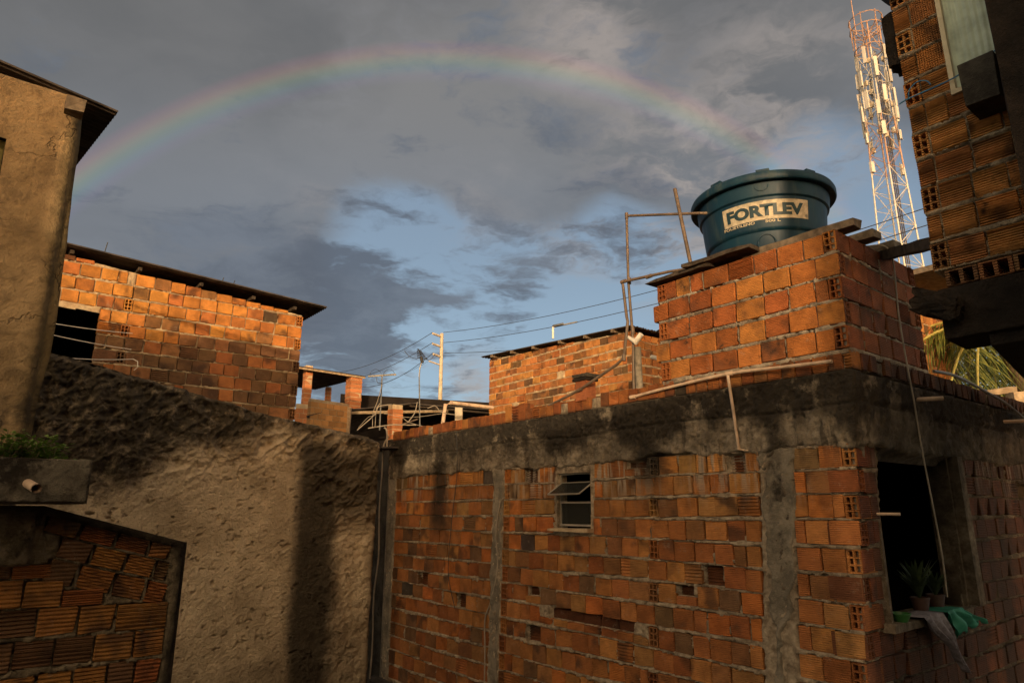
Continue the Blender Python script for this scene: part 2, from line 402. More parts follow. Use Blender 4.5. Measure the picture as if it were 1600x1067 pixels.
M['pipe_brown'] = plain('brown_pipe', (0.13, 0.09, 0.06), 0.5, 0, 0.3, 8, 0.1)
M['pipe_pale'] = plain('pale_pipe', (0.50, 0.36, 0.25), 0.5, 0, 0.25, 10, 0.1)
M['white_pipe'] = plain('white_pipe', (0.72, 0.66, 0.56), 0.5, 0, 0.15, 10, 0.05)
M['cable'] = plain('pale_cable', (0.30, 0.25, 0.19), 0.6, 0, 0.2, 10, 0)
M['wire'] = plain('black_wire', (0.03, 0.03, 0.032), 0.6, 0, 0.2, 10, 0)
M['interior'] = plain('dark_interior', (0.02, 0.016, 0.014), 0.95, 0, 0.3, 3, 0, 0.05)
M['steel'] = plain('dull_steel', (0.25, 0.24, 0.22), 0.5, 0.6, 0.3, 10, 0.1)
M['pole'] = plain('pole_concrete', (0.42, 0.36, 0.27), 0.85, 0, 0.2, 3, 0.2)
M['teal_base'] = None

def tank_mat():
    m, t, bs = newmat('tank_polyethylene'); P = worldpos(t)
    n = t.noise(P, 5, 4, 0.6); n2 = t.noise(t.v('MULTIPLY', P, (1, 1, 0.15)), 14, 3, 0.6)
    col = t.mix(t.ss(n, 0.3, 0.7), (0.003, 0.024, 0.046), (0.004, 0.034, 0.060))
    col = t.mix(t.m('MULTIPLY', t.ss(n2, 0.50, 0.72), 0.45), col, (0.05, 0.075, 0.075))
    t.put(bs.inputs['Base Color'], col); bs.inputs['Roughness'].default_value = 0.42
    t.put(bs.inputs['Roughness'], t.lin(n2, 0.3, 0.8, 0.42, 0.65)); bs.inputs['Specular IOR Level'].default_value = 0.32
    return m
M['tank'] = tank_mat()
M['tank_label'] = plain('tank_label', (0.46, 0.39, 0.27), 0.6, 0, 0.28, 26, 0)
M['tank_ink'] = plain('tank_ink', (0.010, 0.035, 0.045), 0.5, 0, 0.2, 12, 0)

def plaster_mat():
    m, t, bs = newmat('ochre_plaster'); P = worldpos(t); z = t.sep(P)[2]
    n = t.noise(P, 2.2, 6, 0.6); n2 = t.noise(P, 9, 5, 0.65); n3 = t.noise(P, 60, 3, 0.6)
    col = t.mix(t.ss(n, 0.32, 0.68), (0.21, 0.145, 0.075), (0.40, 0.285, 0.155))
    col = t.mix(t.m('MULTIPLY', t.ss(n2, 0.46, 0.66), 0.6), col, (0.17, 0.12, 0.07))
    col = t.mix(t.m('MULTIPLY', t.ss(t.noise(P, 30, 4, 0.7), 0.56, 0.72), 0.4), col, (0.13, 0.09, 0.05))
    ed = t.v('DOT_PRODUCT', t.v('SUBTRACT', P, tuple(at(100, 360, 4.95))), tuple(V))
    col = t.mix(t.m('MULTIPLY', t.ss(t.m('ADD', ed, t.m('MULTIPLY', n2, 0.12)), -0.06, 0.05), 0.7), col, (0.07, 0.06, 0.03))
    # hairline cracks
    vo = t.new('ShaderNodeTexVoronoi', feature='DISTANCE_TO_EDGE'); vo.inputs['Scale'].default_value = 1.6
    t.put(vo.inputs['Vector'], t.v('ADD', P, t.v('SCALE', t.noise(P, 3, 4, 0.6, color=True), 0.5)))
    cr = t.m('MULTIPLY', t.ss(vo.outputs['Distance'], 0.0, 0.012, 1.0, 0.0), t.ss(n, 0.45, 0.6))
    col = t.mix(t.m('MULTIPLY', cr, 0.22), col, (0.06, 0.045, 0.03))
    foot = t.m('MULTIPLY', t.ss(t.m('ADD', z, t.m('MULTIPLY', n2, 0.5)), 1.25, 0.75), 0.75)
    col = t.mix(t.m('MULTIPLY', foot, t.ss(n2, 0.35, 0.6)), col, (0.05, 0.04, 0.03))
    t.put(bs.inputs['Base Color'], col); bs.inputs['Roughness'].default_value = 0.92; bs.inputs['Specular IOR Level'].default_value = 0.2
    setbump(t, bs, t.m('ADD', t.m('ADD', n2, t.m('MULTIPLY', n3, 0.15)), t.m('MULTIPLY', cr, -0.3)), 0.8, 0.035)
    return m
M['plaster'] = plaster_mat()

GO = at(600, 690, 9.1)            # right end of the rough render wall
def render_wall_mat():
    m, t, bs = newmat('rough_render'); P = worldpos(t)
    s = t.v('DOT_PRODUCT', t.v('SUBTRACT', P, tuple(GO)), tuple(V)); z = t.sep(P)[2]
    n = t.noise(P, 1.8, 6, 0.62); n2 = t.noise(P, 9, 6, 0.68); n3 = t.noise(P, 55, 4, 0.7)
    col = t.mix(t.ss(n, 0.3, 0.68), (0.42, 0.325, 0.21), (0.74, 0.59, 0.40))
    col = t.mix(t.m('MULTIPLY', t.ss(n2, 0.5, 0.72), 0.45), col, (0.80, 0.67, 0.49))
    wob = t.m('ADD', t.m('MULTIPLY', t.m('SUBTRACT', n, 0.5), 1.0), t.m('MULTIPLY', t.m('SUBTRACT', n2, 0.5), 0.5))
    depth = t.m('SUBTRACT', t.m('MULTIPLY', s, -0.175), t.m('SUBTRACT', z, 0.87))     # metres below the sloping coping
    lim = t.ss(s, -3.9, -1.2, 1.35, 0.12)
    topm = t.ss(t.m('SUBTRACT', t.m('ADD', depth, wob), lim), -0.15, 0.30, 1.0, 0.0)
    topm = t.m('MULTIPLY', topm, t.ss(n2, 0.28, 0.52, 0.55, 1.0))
    col = t.mix(t.m('MULTIPLY', t.ss(t.noise(P, 38, 3, 0.7), 0.60, 0.72), 0.55), col, (0.10, 0.08, 0.055))
    sb = t.m('ADD', s, t.m('MULTIPLY', wob, 0.30))
    band = t.m('MULTIPLY', t.ss(sb, -1.24, -1.04), t.ss(sb, -0.72, -0.42, 1.0, 0.0))
    band = t.m('MULTIPLY', band, t.ss(z, 0.95, 0.7, 0.4, 1.0))
    rt = t.m('MULTIPLY', t.ss(sb, -1.05, -0.92), t.ss(t.m('ADD', z, t.m('MULTIPLY', wob, 0.5)), -0.45, 0.1))
    rt = t.m('MULTIPLY', rt, t.ss(z, 0.92, 0.6))
    edge = t.ss(sb, -0.2, -0.04)
    k = t.m('MAXIMUM', t.m('MAXIMUM', topm, band), t.m('MAXIMUM', t.m('MULTIPLY', rt, 0.9), t.m('MULTIPLY', edge, 0.7)))
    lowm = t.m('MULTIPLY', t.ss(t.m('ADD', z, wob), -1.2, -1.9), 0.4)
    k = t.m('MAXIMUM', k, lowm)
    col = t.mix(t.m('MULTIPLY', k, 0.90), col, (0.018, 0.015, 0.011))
    t.put(bs.inputs['Base Color'], col); bs.inputs['Roughness'].default_value = 0.92; bs.inputs['Specular IOR Level'].default_value = 0.2
    setbump(t, bs, t.m('ADD', n2, t.m('MULTIPLY', n3, 0.45)), 1.0, 0.05)
    return m
M['render'] = render_wall_mat()

def leaf_mat(name, a, b, trans=0.25):
    m, t, bs = newmat(name); P = worldpos(t)
    n = t.noise(P, 9, 3, 0.6)
    t.put(bs.inputs['Base Color'], t.mix(t.ss(n, 0.35, 0.65), a, b)); bs.inputs['Roughness'].default_value = 0.6
    bs.inputs['Subsurface Weight'].default_value = 0.0
    try: bs.inputs['Transmission Weight'].default_value = 0.0
    except Exception: pass
    tr = t.new('ShaderNodeBsdfTranslucent'); t.put(tr.inputs[0], t.mix(0.5, a, b))
    mx = t.new('ShaderNodeMixShader'); mx.inputs[0].default_value = trans
    out = m.node_tree.nodes['Material Output']
    t.l.new(bs.outputs[0], mx.inputs[1]); t.l.new(tr.outputs[0], mx.inputs[2]); t.l.new(mx.outputs[0], out.inputs[0])
    return m
M['weed'] = leaf_mat('weed_leaf', (0.08, 0.17, 0.02), (0.17, 0.27, 0.04))
M['palm'] = leaf_mat('palm_leaf', (0.06, 0.09, 0.018), (0.21, 0.22, 0.04), 0.3)
M['palm_rib'] = plain('palm_rib', (0.35, 0.30, 0.08), 0.6)
M['tree_leaf'] = leaf_mat('tree_leaf', (0.025, 0.05, 0.015), (0.06, 0.09, 0.02))
M['pot_leaf'] = leaf_mat('pot_plant_leaf', (0.018, 0.035, 0.012), (0.05, 0.075, 0.025))
M['bark'] = plain('bark', (0.12, 0.09, 0.06), 0.9)
M['cloth'] = plain('grey_cloth', (0.20, 0.18, 0.20), 0.9, 0, 0.35, 30, 0.8)
M['bag'] = leaf_mat('green_plastic', (0.03, 0.22, 0.15), (0.06, 0.36, 0.25), 0.4)
M['bowl'] = plain('green_bowl', (0.025, 0.10, 0.025), 0.4)
M['terracotta'] = plain('plastic_pot', (0.05, 0.025, 0.018), 0.7)
M['orange_paint'] = plain('orange_paint', (0.36, 0.22, 0.15), 0.5, 0, 0.15, 1, 0)
M['white_paint'] = plain('white_paint', (0.50, 0.47, 0.41), 0.5, 0, 0.1, 1, 0)
M['tower_dark'] = plain('tower_cable', (0.08, 0.07, 0.07), 0.6, 0, 0.2, 1, 0)
M['window_frame'] = plain('window_aluminium', (0.34, 0.30, 0.24), 0.5, 0.3, 0.15, 10, 0)
M['cream_frame'] = plain('cream_timber', (0.55, 0.46, 0.30), 0.6, 0, 0.15, 10, 0.2)
M['sheet'] = plain('pale_corrugated_sheet', (0.40, 0.46, 0.36), 0.6, 0, 0.25, 7, 0.1)
M['olive_frame'] = plain('olive_window_frame', (0.12, 0.10, 0.02), 0.6, 0, 0.2, 10, 0.1)
M['blue_wire'] = plain('blue_twine', (0.05, 0.18, 0.32), 0.6)
def glass_mat():
    m, t, bs = newmat('dusty_glass'); bs.inputs['Base Color'].default_value = (0.03, 0.032, 0.03, 1)
    bs.inputs['Roughness'].default_value = 0.18; bs.inputs['Alpha'].default_value = 1
    g = t.new('ShaderNodeBsdfTransparent'); g.inputs[0].default_value = (0.75, 0.78, 0.75, 1)
    mx = t.new('ShaderNodeMixShader'); mx.inputs[0].default_value = 0.45
    t.l.new(bs.outputs[0], mx.inputs[1]); t.l.new(g.outputs[0], mx.inputs[2]); t.l.new(mx.outputs[0], m.node_tree.nodes['Material Output'].inputs[0])
    return m
M['glass'] = glass_mat()
def ground_mat():
    m, t, bs = newmat('earth'); P = worldpos(t)
    n = t.noise(P, 0.8, 6, 0.6); n2 = t.noise(P, 14, 5, 0.6)
    col = t.mix(n, (0.07, 0.05, 0.032), (0.16, 0.12, 0.08)); col = t.mix(t.ss(n2, 0.55, 0.7), col, (0.03, 0.045, 0.015))
    t.put(bs.inputs['Base Color'], col); bs.inputs['Roughness'].default_value = 0.95; setbump(t, bs, n2, 0.6, 0.03); return m
M['ground'] = ground_mat()

# ------------------------------------------------------------------ bricks
def brick_smooth(seed, mat, chip=False):
    r = random.Random(seed); b = MB(); j = 0.018
    def ring(y, ins, cc):
        pts = []
        for sx, sz in ((-1, -1), (1, -1), (1, 1), (-1, 1)):
            k = cc * r.uniform(0.6, 1.6)
            a = Vector((sx * (0.5 - ins - k), y, sz * (0.5 - ins))); c = Vector((sx * (0.5 - ins), y, sz * (0.5 - ins - k)))
            pts += ([a, c] if sx * sz < 0 else [c, a]) if False else ([c, a] if (sx, sz) in ((-1, -1), (1, 1)) else [a, c])
        return pts
    fr = ring(0.0, 0.022, 0.03); mid = ring(0.07, 0.0, 0.03); bk = ring(1.0, 0.0, 0.02)
    for i, p in enumerate(fr):
        dx = Vector((r.uniform(-j, j), r.uniform(0, 0.03), r.uniform(-j, j))); p += dx; mid[i] += Vector((dx.x, 0, dx.z)) * 0.8
    if chip:
        q = r.choice((0, 2, 4, 6))
        for i in (q, q + 1):
            fr[i] += Vector((-fr[i].x * 0.22, 0.12, -fr[i].z * 0.25)); mid[i] += Vector((-mid[i].x * 0.12, 0.1, -mid[i].z * 0.16))
    b.V = [tuple(p) for p in fr + mid + bk]
    b.F = [tuple(range(8))] + [(i, 8 + i, 8 + (i + 1) % 8, (i + 1) % 8) for i in range(8)] + [(8 + i, 16 + i, 16 + (i + 1) % 8, 8 + (i + 1) % 8) for i in range(8)]
    me = b.mesh('brick', mat); return me
def brick_ridged(seed, mat, n=6, depth=0.10, vertical=False):
    r = random.Random(seed); b = MB(); prof = []
    for k in range(n):
        z0 = -0.5 + k / n; d = 1 / n
        prof += [(z0 + d * 0.08, depth), (z0 + d * 0.3, r.uniform(0, 0.02)), (z0 + d * 0.7, r.uniform(0, 0.02)), (z0 + d * 0.92, depth)]
    prof = [(-0.5, 0.4)] + prof + [(0.5, 0.4)]
    L = []; R = []
    for z, y in prof:
        L.append((-0.5 + r.uniform(0, 0.02), y, z)); R.append((0.5 - r.uniform(0, 0.02), y, z))
    m = len(prof); vs = L + R + [(-0.5, 1, -0.5), (-0.5, 1, 0.5), (0.5, 1, -0.5), (0.5, 1, 0.5)]
    fs = [(i, m + i, m + i + 1, i + 1) for i in range(m - 1)]
    fs += [tuple(list(range(m)) + [2 * m + 1, 2 * m]), tuple(list(range(2 * m - 1, m - 1, -1)) + [2 * m + 2, 2 * m + 3])]
    fs += [(0, 2 * m, 2 * m + 2, m), (m - 1, 2 * m - 1, 2 * m + 3, 2 * m + 1)]
    if vertical: vs = [(z, y, -x) for x, y, z in vs]
    b.add(vs, fs); return b.mesh('brick', mat)
def brick_hollow(seed, mat, nx=2, nz=3, wall=0.09):
    r = random.Random(seed); b = MB()
    wx = wall * (1.3 if nx == 2 else 0.6); wz = wall * 0.8
    xs = []; zs = []
    cx = (1 - wx * (nx + 1)) / nx; cz = (1 - wz * (nz + 1)) / nz
    x = -0.5
    for k in range(nx): xs += [x, x + wx]; x += wx + cx
    xs += [x, 0.5]
    z = -0.5
    for k in range(nz): zs += [z, z + wz]; z += wz + cz
    zs += [z, 0.5]
    J = {(i, k): (xs[i] + r.uniform(-.012, .012) * (0 < i < len(xs) - 1), 0.0 + r.uniform(0, .02), zs[k] + r.uniform(-.012, .012) * (0 < k < len(zs) - 1)) for i in range(len(xs)) for k in range(len(zs))}
    for i in range(len(xs) - 1):
        for k in range(len(zs) - 1):
            a, b_, c, d = J[i, k], J[i + 1, k], J[i + 1, k + 1], J[i, k + 1]
            if i % 2 and k % 2:
                q = [(p[0] * 0.97, 1.9, p[2] * 0.97) for p in (a, b_, c, d)]
                b.add([a, b_, c, d] + q, [(0, 4, 5, 1), (1, 5, 6, 2), (2, 6, 7, 3), (3, 7, 4, 0)])
            else: b.add([a, b_, c, d], [(0, 1, 2, 3)])
    o = [(-.5, 0, -.5), (.5, 0, -.5), (.5, 0, .5), (-.5, 0, .5), (-.5, 2, -.5), (.5, 2, -.5), (.5, 2, .5), (-.5, 2, .5)]
    b.add(o, [(0, 4, 5, 1), (1, 5, 6, 2), (2, 6, 7, 3), (3, 7, 4, 0), (4, 7, 6, 5)])
    return b.mesh('brick', mat)
BK = {}
def brick_set(key, mat, ridges=6):
    BK[key] = dict(smooth=[brick_smooth(i, mat) for i in range(6)], chip=[brick_smooth(20 + i, mat, True) for i in range(4)],
                   ridged=[brick_ridged(i, mat, ridges) for i in range(3)], vridged=[brick_ridged(7, mat, ridges, 0.1, True)],
                   hollow=[brick_hollow(i, mat) for i in range(3)], hollow_row=[brick_hollow(9, mat, 2, 1, 0.1)])
brick_set('main', M['brick_main']); brick_set('mainfar', M['brick_main_far']); brick_set('stand', M['brick_stand'], 12)
brick_set('sun', M['brick_sun']); brick_set('right', M['brick_right'], 11); brick_set('low', M['brick_low'], 7)

PAL = dict(
    main=[((0.34, 0.135, 0.041), 5), ((0.40, 0.19, 0.056), 3), ((0.26, 0.095, 0.031), 5), ((0.31, 0.16, 0.056), 3), ((0.18, 0.08, 0.031), 3), ((0.14, 0.085, 0.041), 2), ((0.42, 0.14, 0.033), 2), ((0.07, 0.055, 0.033), 0.3)],
    stand=[((0.37, 0.125, 0.031), 6), ((0.43, 0.165, 0.041), 4), ((0.31, 0.095, 0.027), 5), ((0.25, 0.085, 0.028), 2), ((0.06, 0.045, 0.022), 0.3)],
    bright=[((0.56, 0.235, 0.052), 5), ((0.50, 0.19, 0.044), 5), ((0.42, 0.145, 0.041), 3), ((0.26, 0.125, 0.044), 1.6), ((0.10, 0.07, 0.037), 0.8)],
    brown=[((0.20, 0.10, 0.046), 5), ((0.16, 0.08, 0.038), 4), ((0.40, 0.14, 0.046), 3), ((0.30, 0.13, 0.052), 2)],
    center=[((0.48, 0.19, 0.056), 5), ((0.42, 0.15, 0.044), 5), ((0.54, 0.24, 0.067), 3), ((0.28, 0.12, 0.044), 3), ((0.16, 0.085, 0.037), 1.2)],
    right=[((0.42, 0.19, 0.059), 5), ((0.46, 0.19, 0.052), 4), ((0.33, 0.145, 0.048), 3)],
    low=[((0.32, 0.14, 0.037), 4), ((0.30, 0.10, 0.030), 3), ((0.15, 0.08, 0.037), 3)],
    side=[((0.20, 0.065, 0.026), 5), ((0.15, 0.055, 0.026), 4), ((0.26, 0.085, 0.030), 3)])  # side: darker tones, shade of the lane faces put into the colour
PAL['stand'][-1] = ((0.07, 0.05, 0.03), 0.12)
PAL['main'] = [((0.30, 0.115, 0.034), 6), ((0.36, 0.155, 0.045), 3.5), ((0.24, 0.085, 0.026), 5), ((0.28, 0.135, 0.045), 3), ((0.19, 0.085, 0.032), 2.5), ((0.15, 0.085, 0.038), 1.4), ((0.38, 0.125, 0.03), 2), ((0.07, 0.052, 0.04), 0.15)]
def pick(pal, r):
    cs, ws = zip(*PAL[pal]); c = r.choices(cs, ws)[0]; f = r.uniform(0.86, 1.14)
    return (c[0] * f, c[1] * f * r.uniform(0.94, 1.06), c[2] * f, 1)

def lay(s0, s1, z0, z1, pw, ph, r, hj=0.016, hollow=(), zones=(), wav=0.006, kinds=(('smooth', 10), ('chip', 2), ('ridged', 1)), top=None, half=True, hw=0.095, endl=None, endr=None):
    """list of bricks (s0,s1,z0,z1,kind) course by course; zones are openings/pillars kept free"""
    out = []; n = int(round((z1 - z0) / ph)); ph = (z1 - z0) / n; ks, kw = zip(*kinds); joint = 0.010
    for i in range(n):
        a, b = z0 + i * ph + hj / 2, z0 + (i + 1) * ph - hj / 2
        forced = [(zs0, zs1) for (zs0, zs1, zz0, zz1) in zones if min(b, zz1) - max(a, zz0) > 0.3 * ph]
        hl = [(h - hw / 2, h + hw / 2) for k, h in enumerate(hollow) if (i + k) % 2 == 0]
        if endl is not None and i % 2 == endl: hl.append((s0, s0 + hw))
        if endr is not None and i % 2 == endr: hl.append((s1 - hw, s1))
        for h0, h1 in hl:
            if not any(h0 < f[1] and h1 > f[0] for f in forced):
                out.append([h0 + joint * .3, h1 - joint * .3, a, b, 'hollow']); forced.append((h0, h1))
        forced.sort(); cur = s0; gaps = []
        for f in forced + [(s1, s1)]:
            if f[0] - cur > 0.03: gaps.append((cur, f[0]))
            cur = max(cur, f[1])
        for g0, g1 in gaps:
            x = g0; first = True
            while g1 - x > 0.02:
                pv = pw(x) if callable(pw) else pw; w = pv * r.uniform(0.88, 1.12)
                if first and half and (i % 2): w *= r.uniform(0.45, 0.6)
                elif r.random() < 0.05: w *= 0.62
                first = False
                if g1 - x - w < pv * 0.45: w = g1 - x
                if w > pv * 1.5: w = w / 2
                e = min(x + w, g1); off = wav * sin(x * 2.1 + i * 1.3) + r.uniform(-.002, .002)
                k = r.choices(ks, kw)[0]
                jj = joint * r.uniform(0.5, 1.6)
                out.append([x + jj / 2, e - jj / 2, a + off + r.uniform(-.003, .003), b + off + r.uniform(-.004, .003), k]); x = e
    if top is not None:
        res = []
        for q in out:
            tz = top((q[0] + q[1]) / 2)
            if q[3] > tz: q[3] = tz
            if q[3] - q[2] > 0.04: res.append(q)
        out = res
    return out

def holes_h(bricks, seed, amp=0.010, base=-0.004, deep=(), vjoint=0.013):
    """relief for the mortar bed: under every brick it lies back, between them it is rough and proud"""
    def f(S, Z):
        n = fbm(S * 9, Z * 9, seed, 4, 0.6) - 0.5; n2 = fbm(S * 34, Z * 34, seed + 5, 2, 0.6) - 0.5
        n3 = fbm(S * 60, Z * 60, seed + 9, 2, 0.6) - 0.5
        H = base + amp * 2.4 * n + amp * 1.9 * n2 + amp * 0.9 * n3
        vfill = fbm(S * 5, Z * 5, seed + 14, 2) > 0.66
        lowf = fbm(S * 7, Z * 4, seed + 21, 3, 0.6) - 0.5
        Zw = Z + 0.020 * n2 + 0.010 * n3; Sw_ = S + 0.010 * n3; ov = np.clip((lowf - 0.03) * 0.12, -0.004, 0.012)
        r = random.Random(seed)
        for q in bricks:                                           # upright joints lie deeper, some are filled
            k = (S > q[0] - 0.016) & (S < q[1] + 0.016) & (Z > q[2] + 0.004) & (Z < q[3] - 0.004) & ~vfill
            H[k] = np.minimum(H[k], base - vjoint)
        for q in bricks:
            e = -0.003 + 0.008 * r.random(); g = -0.003 + 0.008 * r.random()
            hol = q[4] in ('hollow', 'hollow_row')
            k = ((S > q[0] + 0.002) & (S < q[1] - 0.002) & (Z > q[2] + 0.002) & (Z < q[3] - 0.002)) if hol else ((Sw_ > q[0] - 0.001) & (Sw_ < q[1] + 0.001) & (Zw > q[2] + e + ov * 0.4) & (Zw < q[3] - g - ov))
            H[k] = -0.26 if hol else -0.04
        for (a, b, c, d) in deep:
            k = (S > a + 0.006 * n3) & (S < b) & (Zw > c) & (Zw < d); H[k] = -0.17 + 0.05 * n[k]
        return H
    return f

def place_bricks(wall, bricks, key, pal, parent, r, depth=0.11, jit=0.005, tilt=0.012, limit=None, thin=None, colf=None, gain=1.0):
    P0 = Vector(parent.location); ob = []
    for q in bricks:
        s0, s1, z0, z1, kind = q[:5]
        mes = BK[key][kind]; me = r.choice(mes)
        p = wall.pt((s0 + s1) / 2, (z0 + z1) / 2, r.uniform(-jit, jit) - (q[6] if len(q) > 6 else 0.0) + (0.001 if kind != 'hollow' else 0.002))
        col = colf((s0 + s1) / 2, (z0 + z1) / 2, r) if colf else pick(pal, r); col = (min(.7, col[0] * gain), col[1] * gain, col[2] * gain, 1)
        R = Matrix((wall.X, wall.Y, ZV)).transposed() @ Matrix.Rotation(r.uniform(-tilt, tilt) + (q[5] if len(q) > 5 else 0), 3, 'Y') @ Matrix.Rotation(r.uniform(-tilt, tilt), 3, 'Z')
        mw = Matrix.Translation(p) @ R.to_4x4() @ Matrix.Diagonal((s1 - s0, 0.016 if thin and kind != 'hollow' and s0 < thin[1] and s1 > thin[0] else depth, z1 - z0, 1))
        ob.append((p.length, me, mw, col, kind))
    return ob
def emit(ob, parent, limit, merged_mat=None, sub=None):
    """biggest looking ones as objects, the rest joined"""
    P0 = base_loc(parent)
    ob.sort(key=lambda q: q[0]); inv = Matrix.Translation(-P0)
    for d, me, mw, col, kind in ob[:limit]:
        o = bpy.data.objects.new('brick', me); COL.objects.link(o); o.parent = parent; o.matrix_parent_inverse = inv
        o.matrix_basis = mw; o.color = col
    rest = ob[limit:]
    if rest:
        Vs = []; Fs = []; Cs = []; rr = random.Random(5); n = 0
        for d, me, mw, col, kind in rest:
            vs = [mw @ v.co for v in me.vertices]; al = rr.random()
            Vs += vs
            for p in me.polygons:
                Fs.append([i + n for i in p.vertices]); Cs += [(*col[:3], al)] * len(p.vertices)
            n += len(vs)
        me = bpy.data.meshes.new('bricks_beyond'); me.from_pydata(Vs, [], Fs)
        ca = me.color_attributes.new('bcol', 'FLOAT_COLOR', 'CORNER')
        ca.data.foreach_set('color', np.array(Cs, dtype=np.float32).reshape(-1)); me.materials.append(merged_mat)
        o = link('bricks', me, parent); o.matrix_parent_inverse = inv; o['kind'] = 'stuff'

def dark_box(name, wall, s0, s1, z0, z1, d0, d1, mat, parent):
    """a room behind an opening: five inner faces"""
    p = [wall.pt(s, z, -d) for d in (d0, d1) for z in (z0, z1) for s in (s0, s1)]
    return MB().add(p, [(4, 5, 7, 6), (0, 1, 5, 4), (2, 6, 7, 3), (0, 4, 6, 2), (1, 3, 7, 5)]).build(name, mat, parent)
def corrugated(name, p0, eX, eY, lx, ly, pitch, amp, mat, parent, thick=0.008, ragged=0.0, seed=0, sag=0.0):
    """ridges run along eY; sheet spans lx * ly"""
    eX = Vector(eX).normalized(); eY = Vector(eY).normalized(); n = eX.cross(eY).normalized(); p0 = Vector(p0); r = random.Random(seed)
    if n.z < 0: n = -n
    nx = max(8, int(lx / pitch * 6)); ny = 6; b = MB(); vs = []
    for lay_ in (0, 1):
        for j in range(ny + 1):
            for i in range(nx + 1):
                x = lx * i / nx; y = ly * j / ny
                if j == 0: y += r.uniform(-ragged, ragged)
                vs.append(p0 + eX * x + eY * y + n * (amp * sin(2 * pi * x / pitch) - lay_ * thick - sag * sin(pi * j / ny)))
    W = nx + 1; K = W * (ny + 1); fs = []
    for j in range(ny):
        for i in range(nx):
            a = j * W + i; fs += [(a, a + 1, a + W + 1, a + W), (K + a, K + a + W, K + a + W + 1, K + a + 1)]
    for i in range(nx): fs += [(i, K + i, K + i + 1, i + 1), (ny * W + i, ny * W + i + 1, K + ny * W + i + 1, K + ny * W + i)]
    for j in range(ny): fs += [(j * W, (j + 1) * W, K + (j + 1) * W, K + j * W), (j * W + nx, K + j * W + nx, K + (j + 1) * W + nx, (j + 1) * W + nx)]
    b.add(vs, fs); return b.build(name, mat, parent, smooth=True)
def sagwire(a, b, sag, n=14):
    a = Vector(a); b = Vector(b); return [a.lerp(b, k / n) - ZV * sag * 4 * (k / n) * (1 - k / n) for k in range(n + 1)]
def smoothpath(pts, n=6):
    pts = [Vector(p) for p in pts]; out = []
    for i in range(len(pts) - 1):
        p0 = pts[max(i - 1, 0)]; p1 = pts[i]; p2 = pts[i + 1]; p3 = pts[min(i + 2, len(pts) - 1)]
        for k in range(n):
            u = k / n; out.append(0.5 * ((2 * p1) + (p2 - p0) * u + (2 * p0 - 5 * p1 + 4 * p2 - p3) * u * u + (3 * p1 - p0 - 3 * p2 + p3) * u ** 3))
    return out + [pts[-1]]
rnd = random.Random(11)

# ------------------------------------------------------------------ ground
g = MB(); n = 24
for sz, k in ((1500, 1),):
    vs = [(-sz + 2 * sz * i / n, -sz + 2 * sz * j / n, GZ) for j in range(n + 1) for i in range(n + 1)]
    g.add(vs, [(j * (n + 1) + i, j * (n + 1) + i + 1, (j + 1) * (n + 1) + i + 1, (j + 1) * (n + 1) + i) for j in range(n) for i in range(n)])
tag(g.build('ground', M['ground']), kind='structure')

# ------------------------------------------------------------------ near brick building
LW = 6.45
def lean_front(s, z):
    k = 0.075 * (0.94 - z)
    if isinstance(z, np.ndarray): return (-k * np.clip(1 + s / LW, 0, 1), 0 * k, 0 * k)
    return Vector((-k * max(0, min(1, 1 + s / LW)), 0, 0))
def lean_side(s, z):
    k = 0.075 * (0.94 - z)
    if isinstance(z, np.ndarray): return (-k, 0 * k, 0 * k)
    return Vector((-k, 0, 0))
Fw = Wall(C, -U, lean_front); Sw = Wall(C, V, lean_side)
BB = thing('brick_house', (C.x, C.y, GZ), 'unfinished red brick house with mould-stained concrete ring beam and small tilting window', 'house')
ZB = 0.435; ZT = 0.935
win = (-2.96, -2.46, -0.17, 0.355)
door = (0.30, 1.62, -0.72, 0.425)
pil = [(-6.47, -6.26, 'l'), (-4.02, -3.82, 'm'), (-0.72, -0.45, 'r')]
zones = [(a, b, GZ, ZB) for a, b, _ in pil] + [(win[0] - 0.03, win[1] + 0.02, win[2] - 0.05, win[3] + 0.02)]
br = lay(-6.45, 0.0, GZ + 0.26, ZB, lambda x: 0.160 - 0.0175 * x, 0.165, rnd, 0.020, hollow=(-3.76, -3.76, -1.72), zones=zones, wav=0.008,
         kinds=(('smooth', 12), ('chip', 5.5), ('ridged', 1.1)), endr=0)
# a few hollow ends only every second course beside the middle pillar, missing faces, chased slot
rr = random.Random(3); miss = []; keep = []
slots = [(-3.02, -1.93, -1.00, -0.90)]
holes = [(-0.98, 0.37), (-1.33, -0.62), (-1.12, -0.45), (-3.30, -0.80), (-3.28, -1.12), (-5.6, -1.35), (-4.6, -0.95), (-5.5, -0.85), (-0.95, -1.15), (-1.9, 0.36), (-3.35, 0.36), (-5.0, -1.0)]
for q in br:
    cs, cz = (q[0] + q[1]) / 2, (q[2] + q[3]) / 2
    if any(a < q[1] and b > q[0] and abs(cz - (c + d) / 2) < 0.08 for a, b, c, d in slots):
        q[2] = max(q[2], -0.895) if cz > -0.92 else q[2]
        q[3] = min(q[3], -1.005) if cz <= -0.92 else q[3]
        if q[3] - q[2] < 0.03: continue
    if q[4] != 'hollow' and any(abs(cs - a) < 0.084 and abs(cz - b) < 0.083 for a, b in holes):
        if rr.random() < 0.55: miss.append((q[0], q[1], q[2], q[3])); continue
        miss.append((q[0], q[1] - 0.02, q[2] + (q[3] - q[2]) * 0.45, q[3])); q[3] = q[2] + (q[3] - q[2]) * 0.42
    keep.append(q)
br = keep
hf = holes_h(br, 4, 0.012, 0.003, deep=miss + slots, vjoint=0.034)
Fw.grid('mortar_wall', -6.45, 0.0, GZ, ZB + 0.01, 0.0095, hf, M['mortar_main'], BB, cut=[win], skirt=0.012)
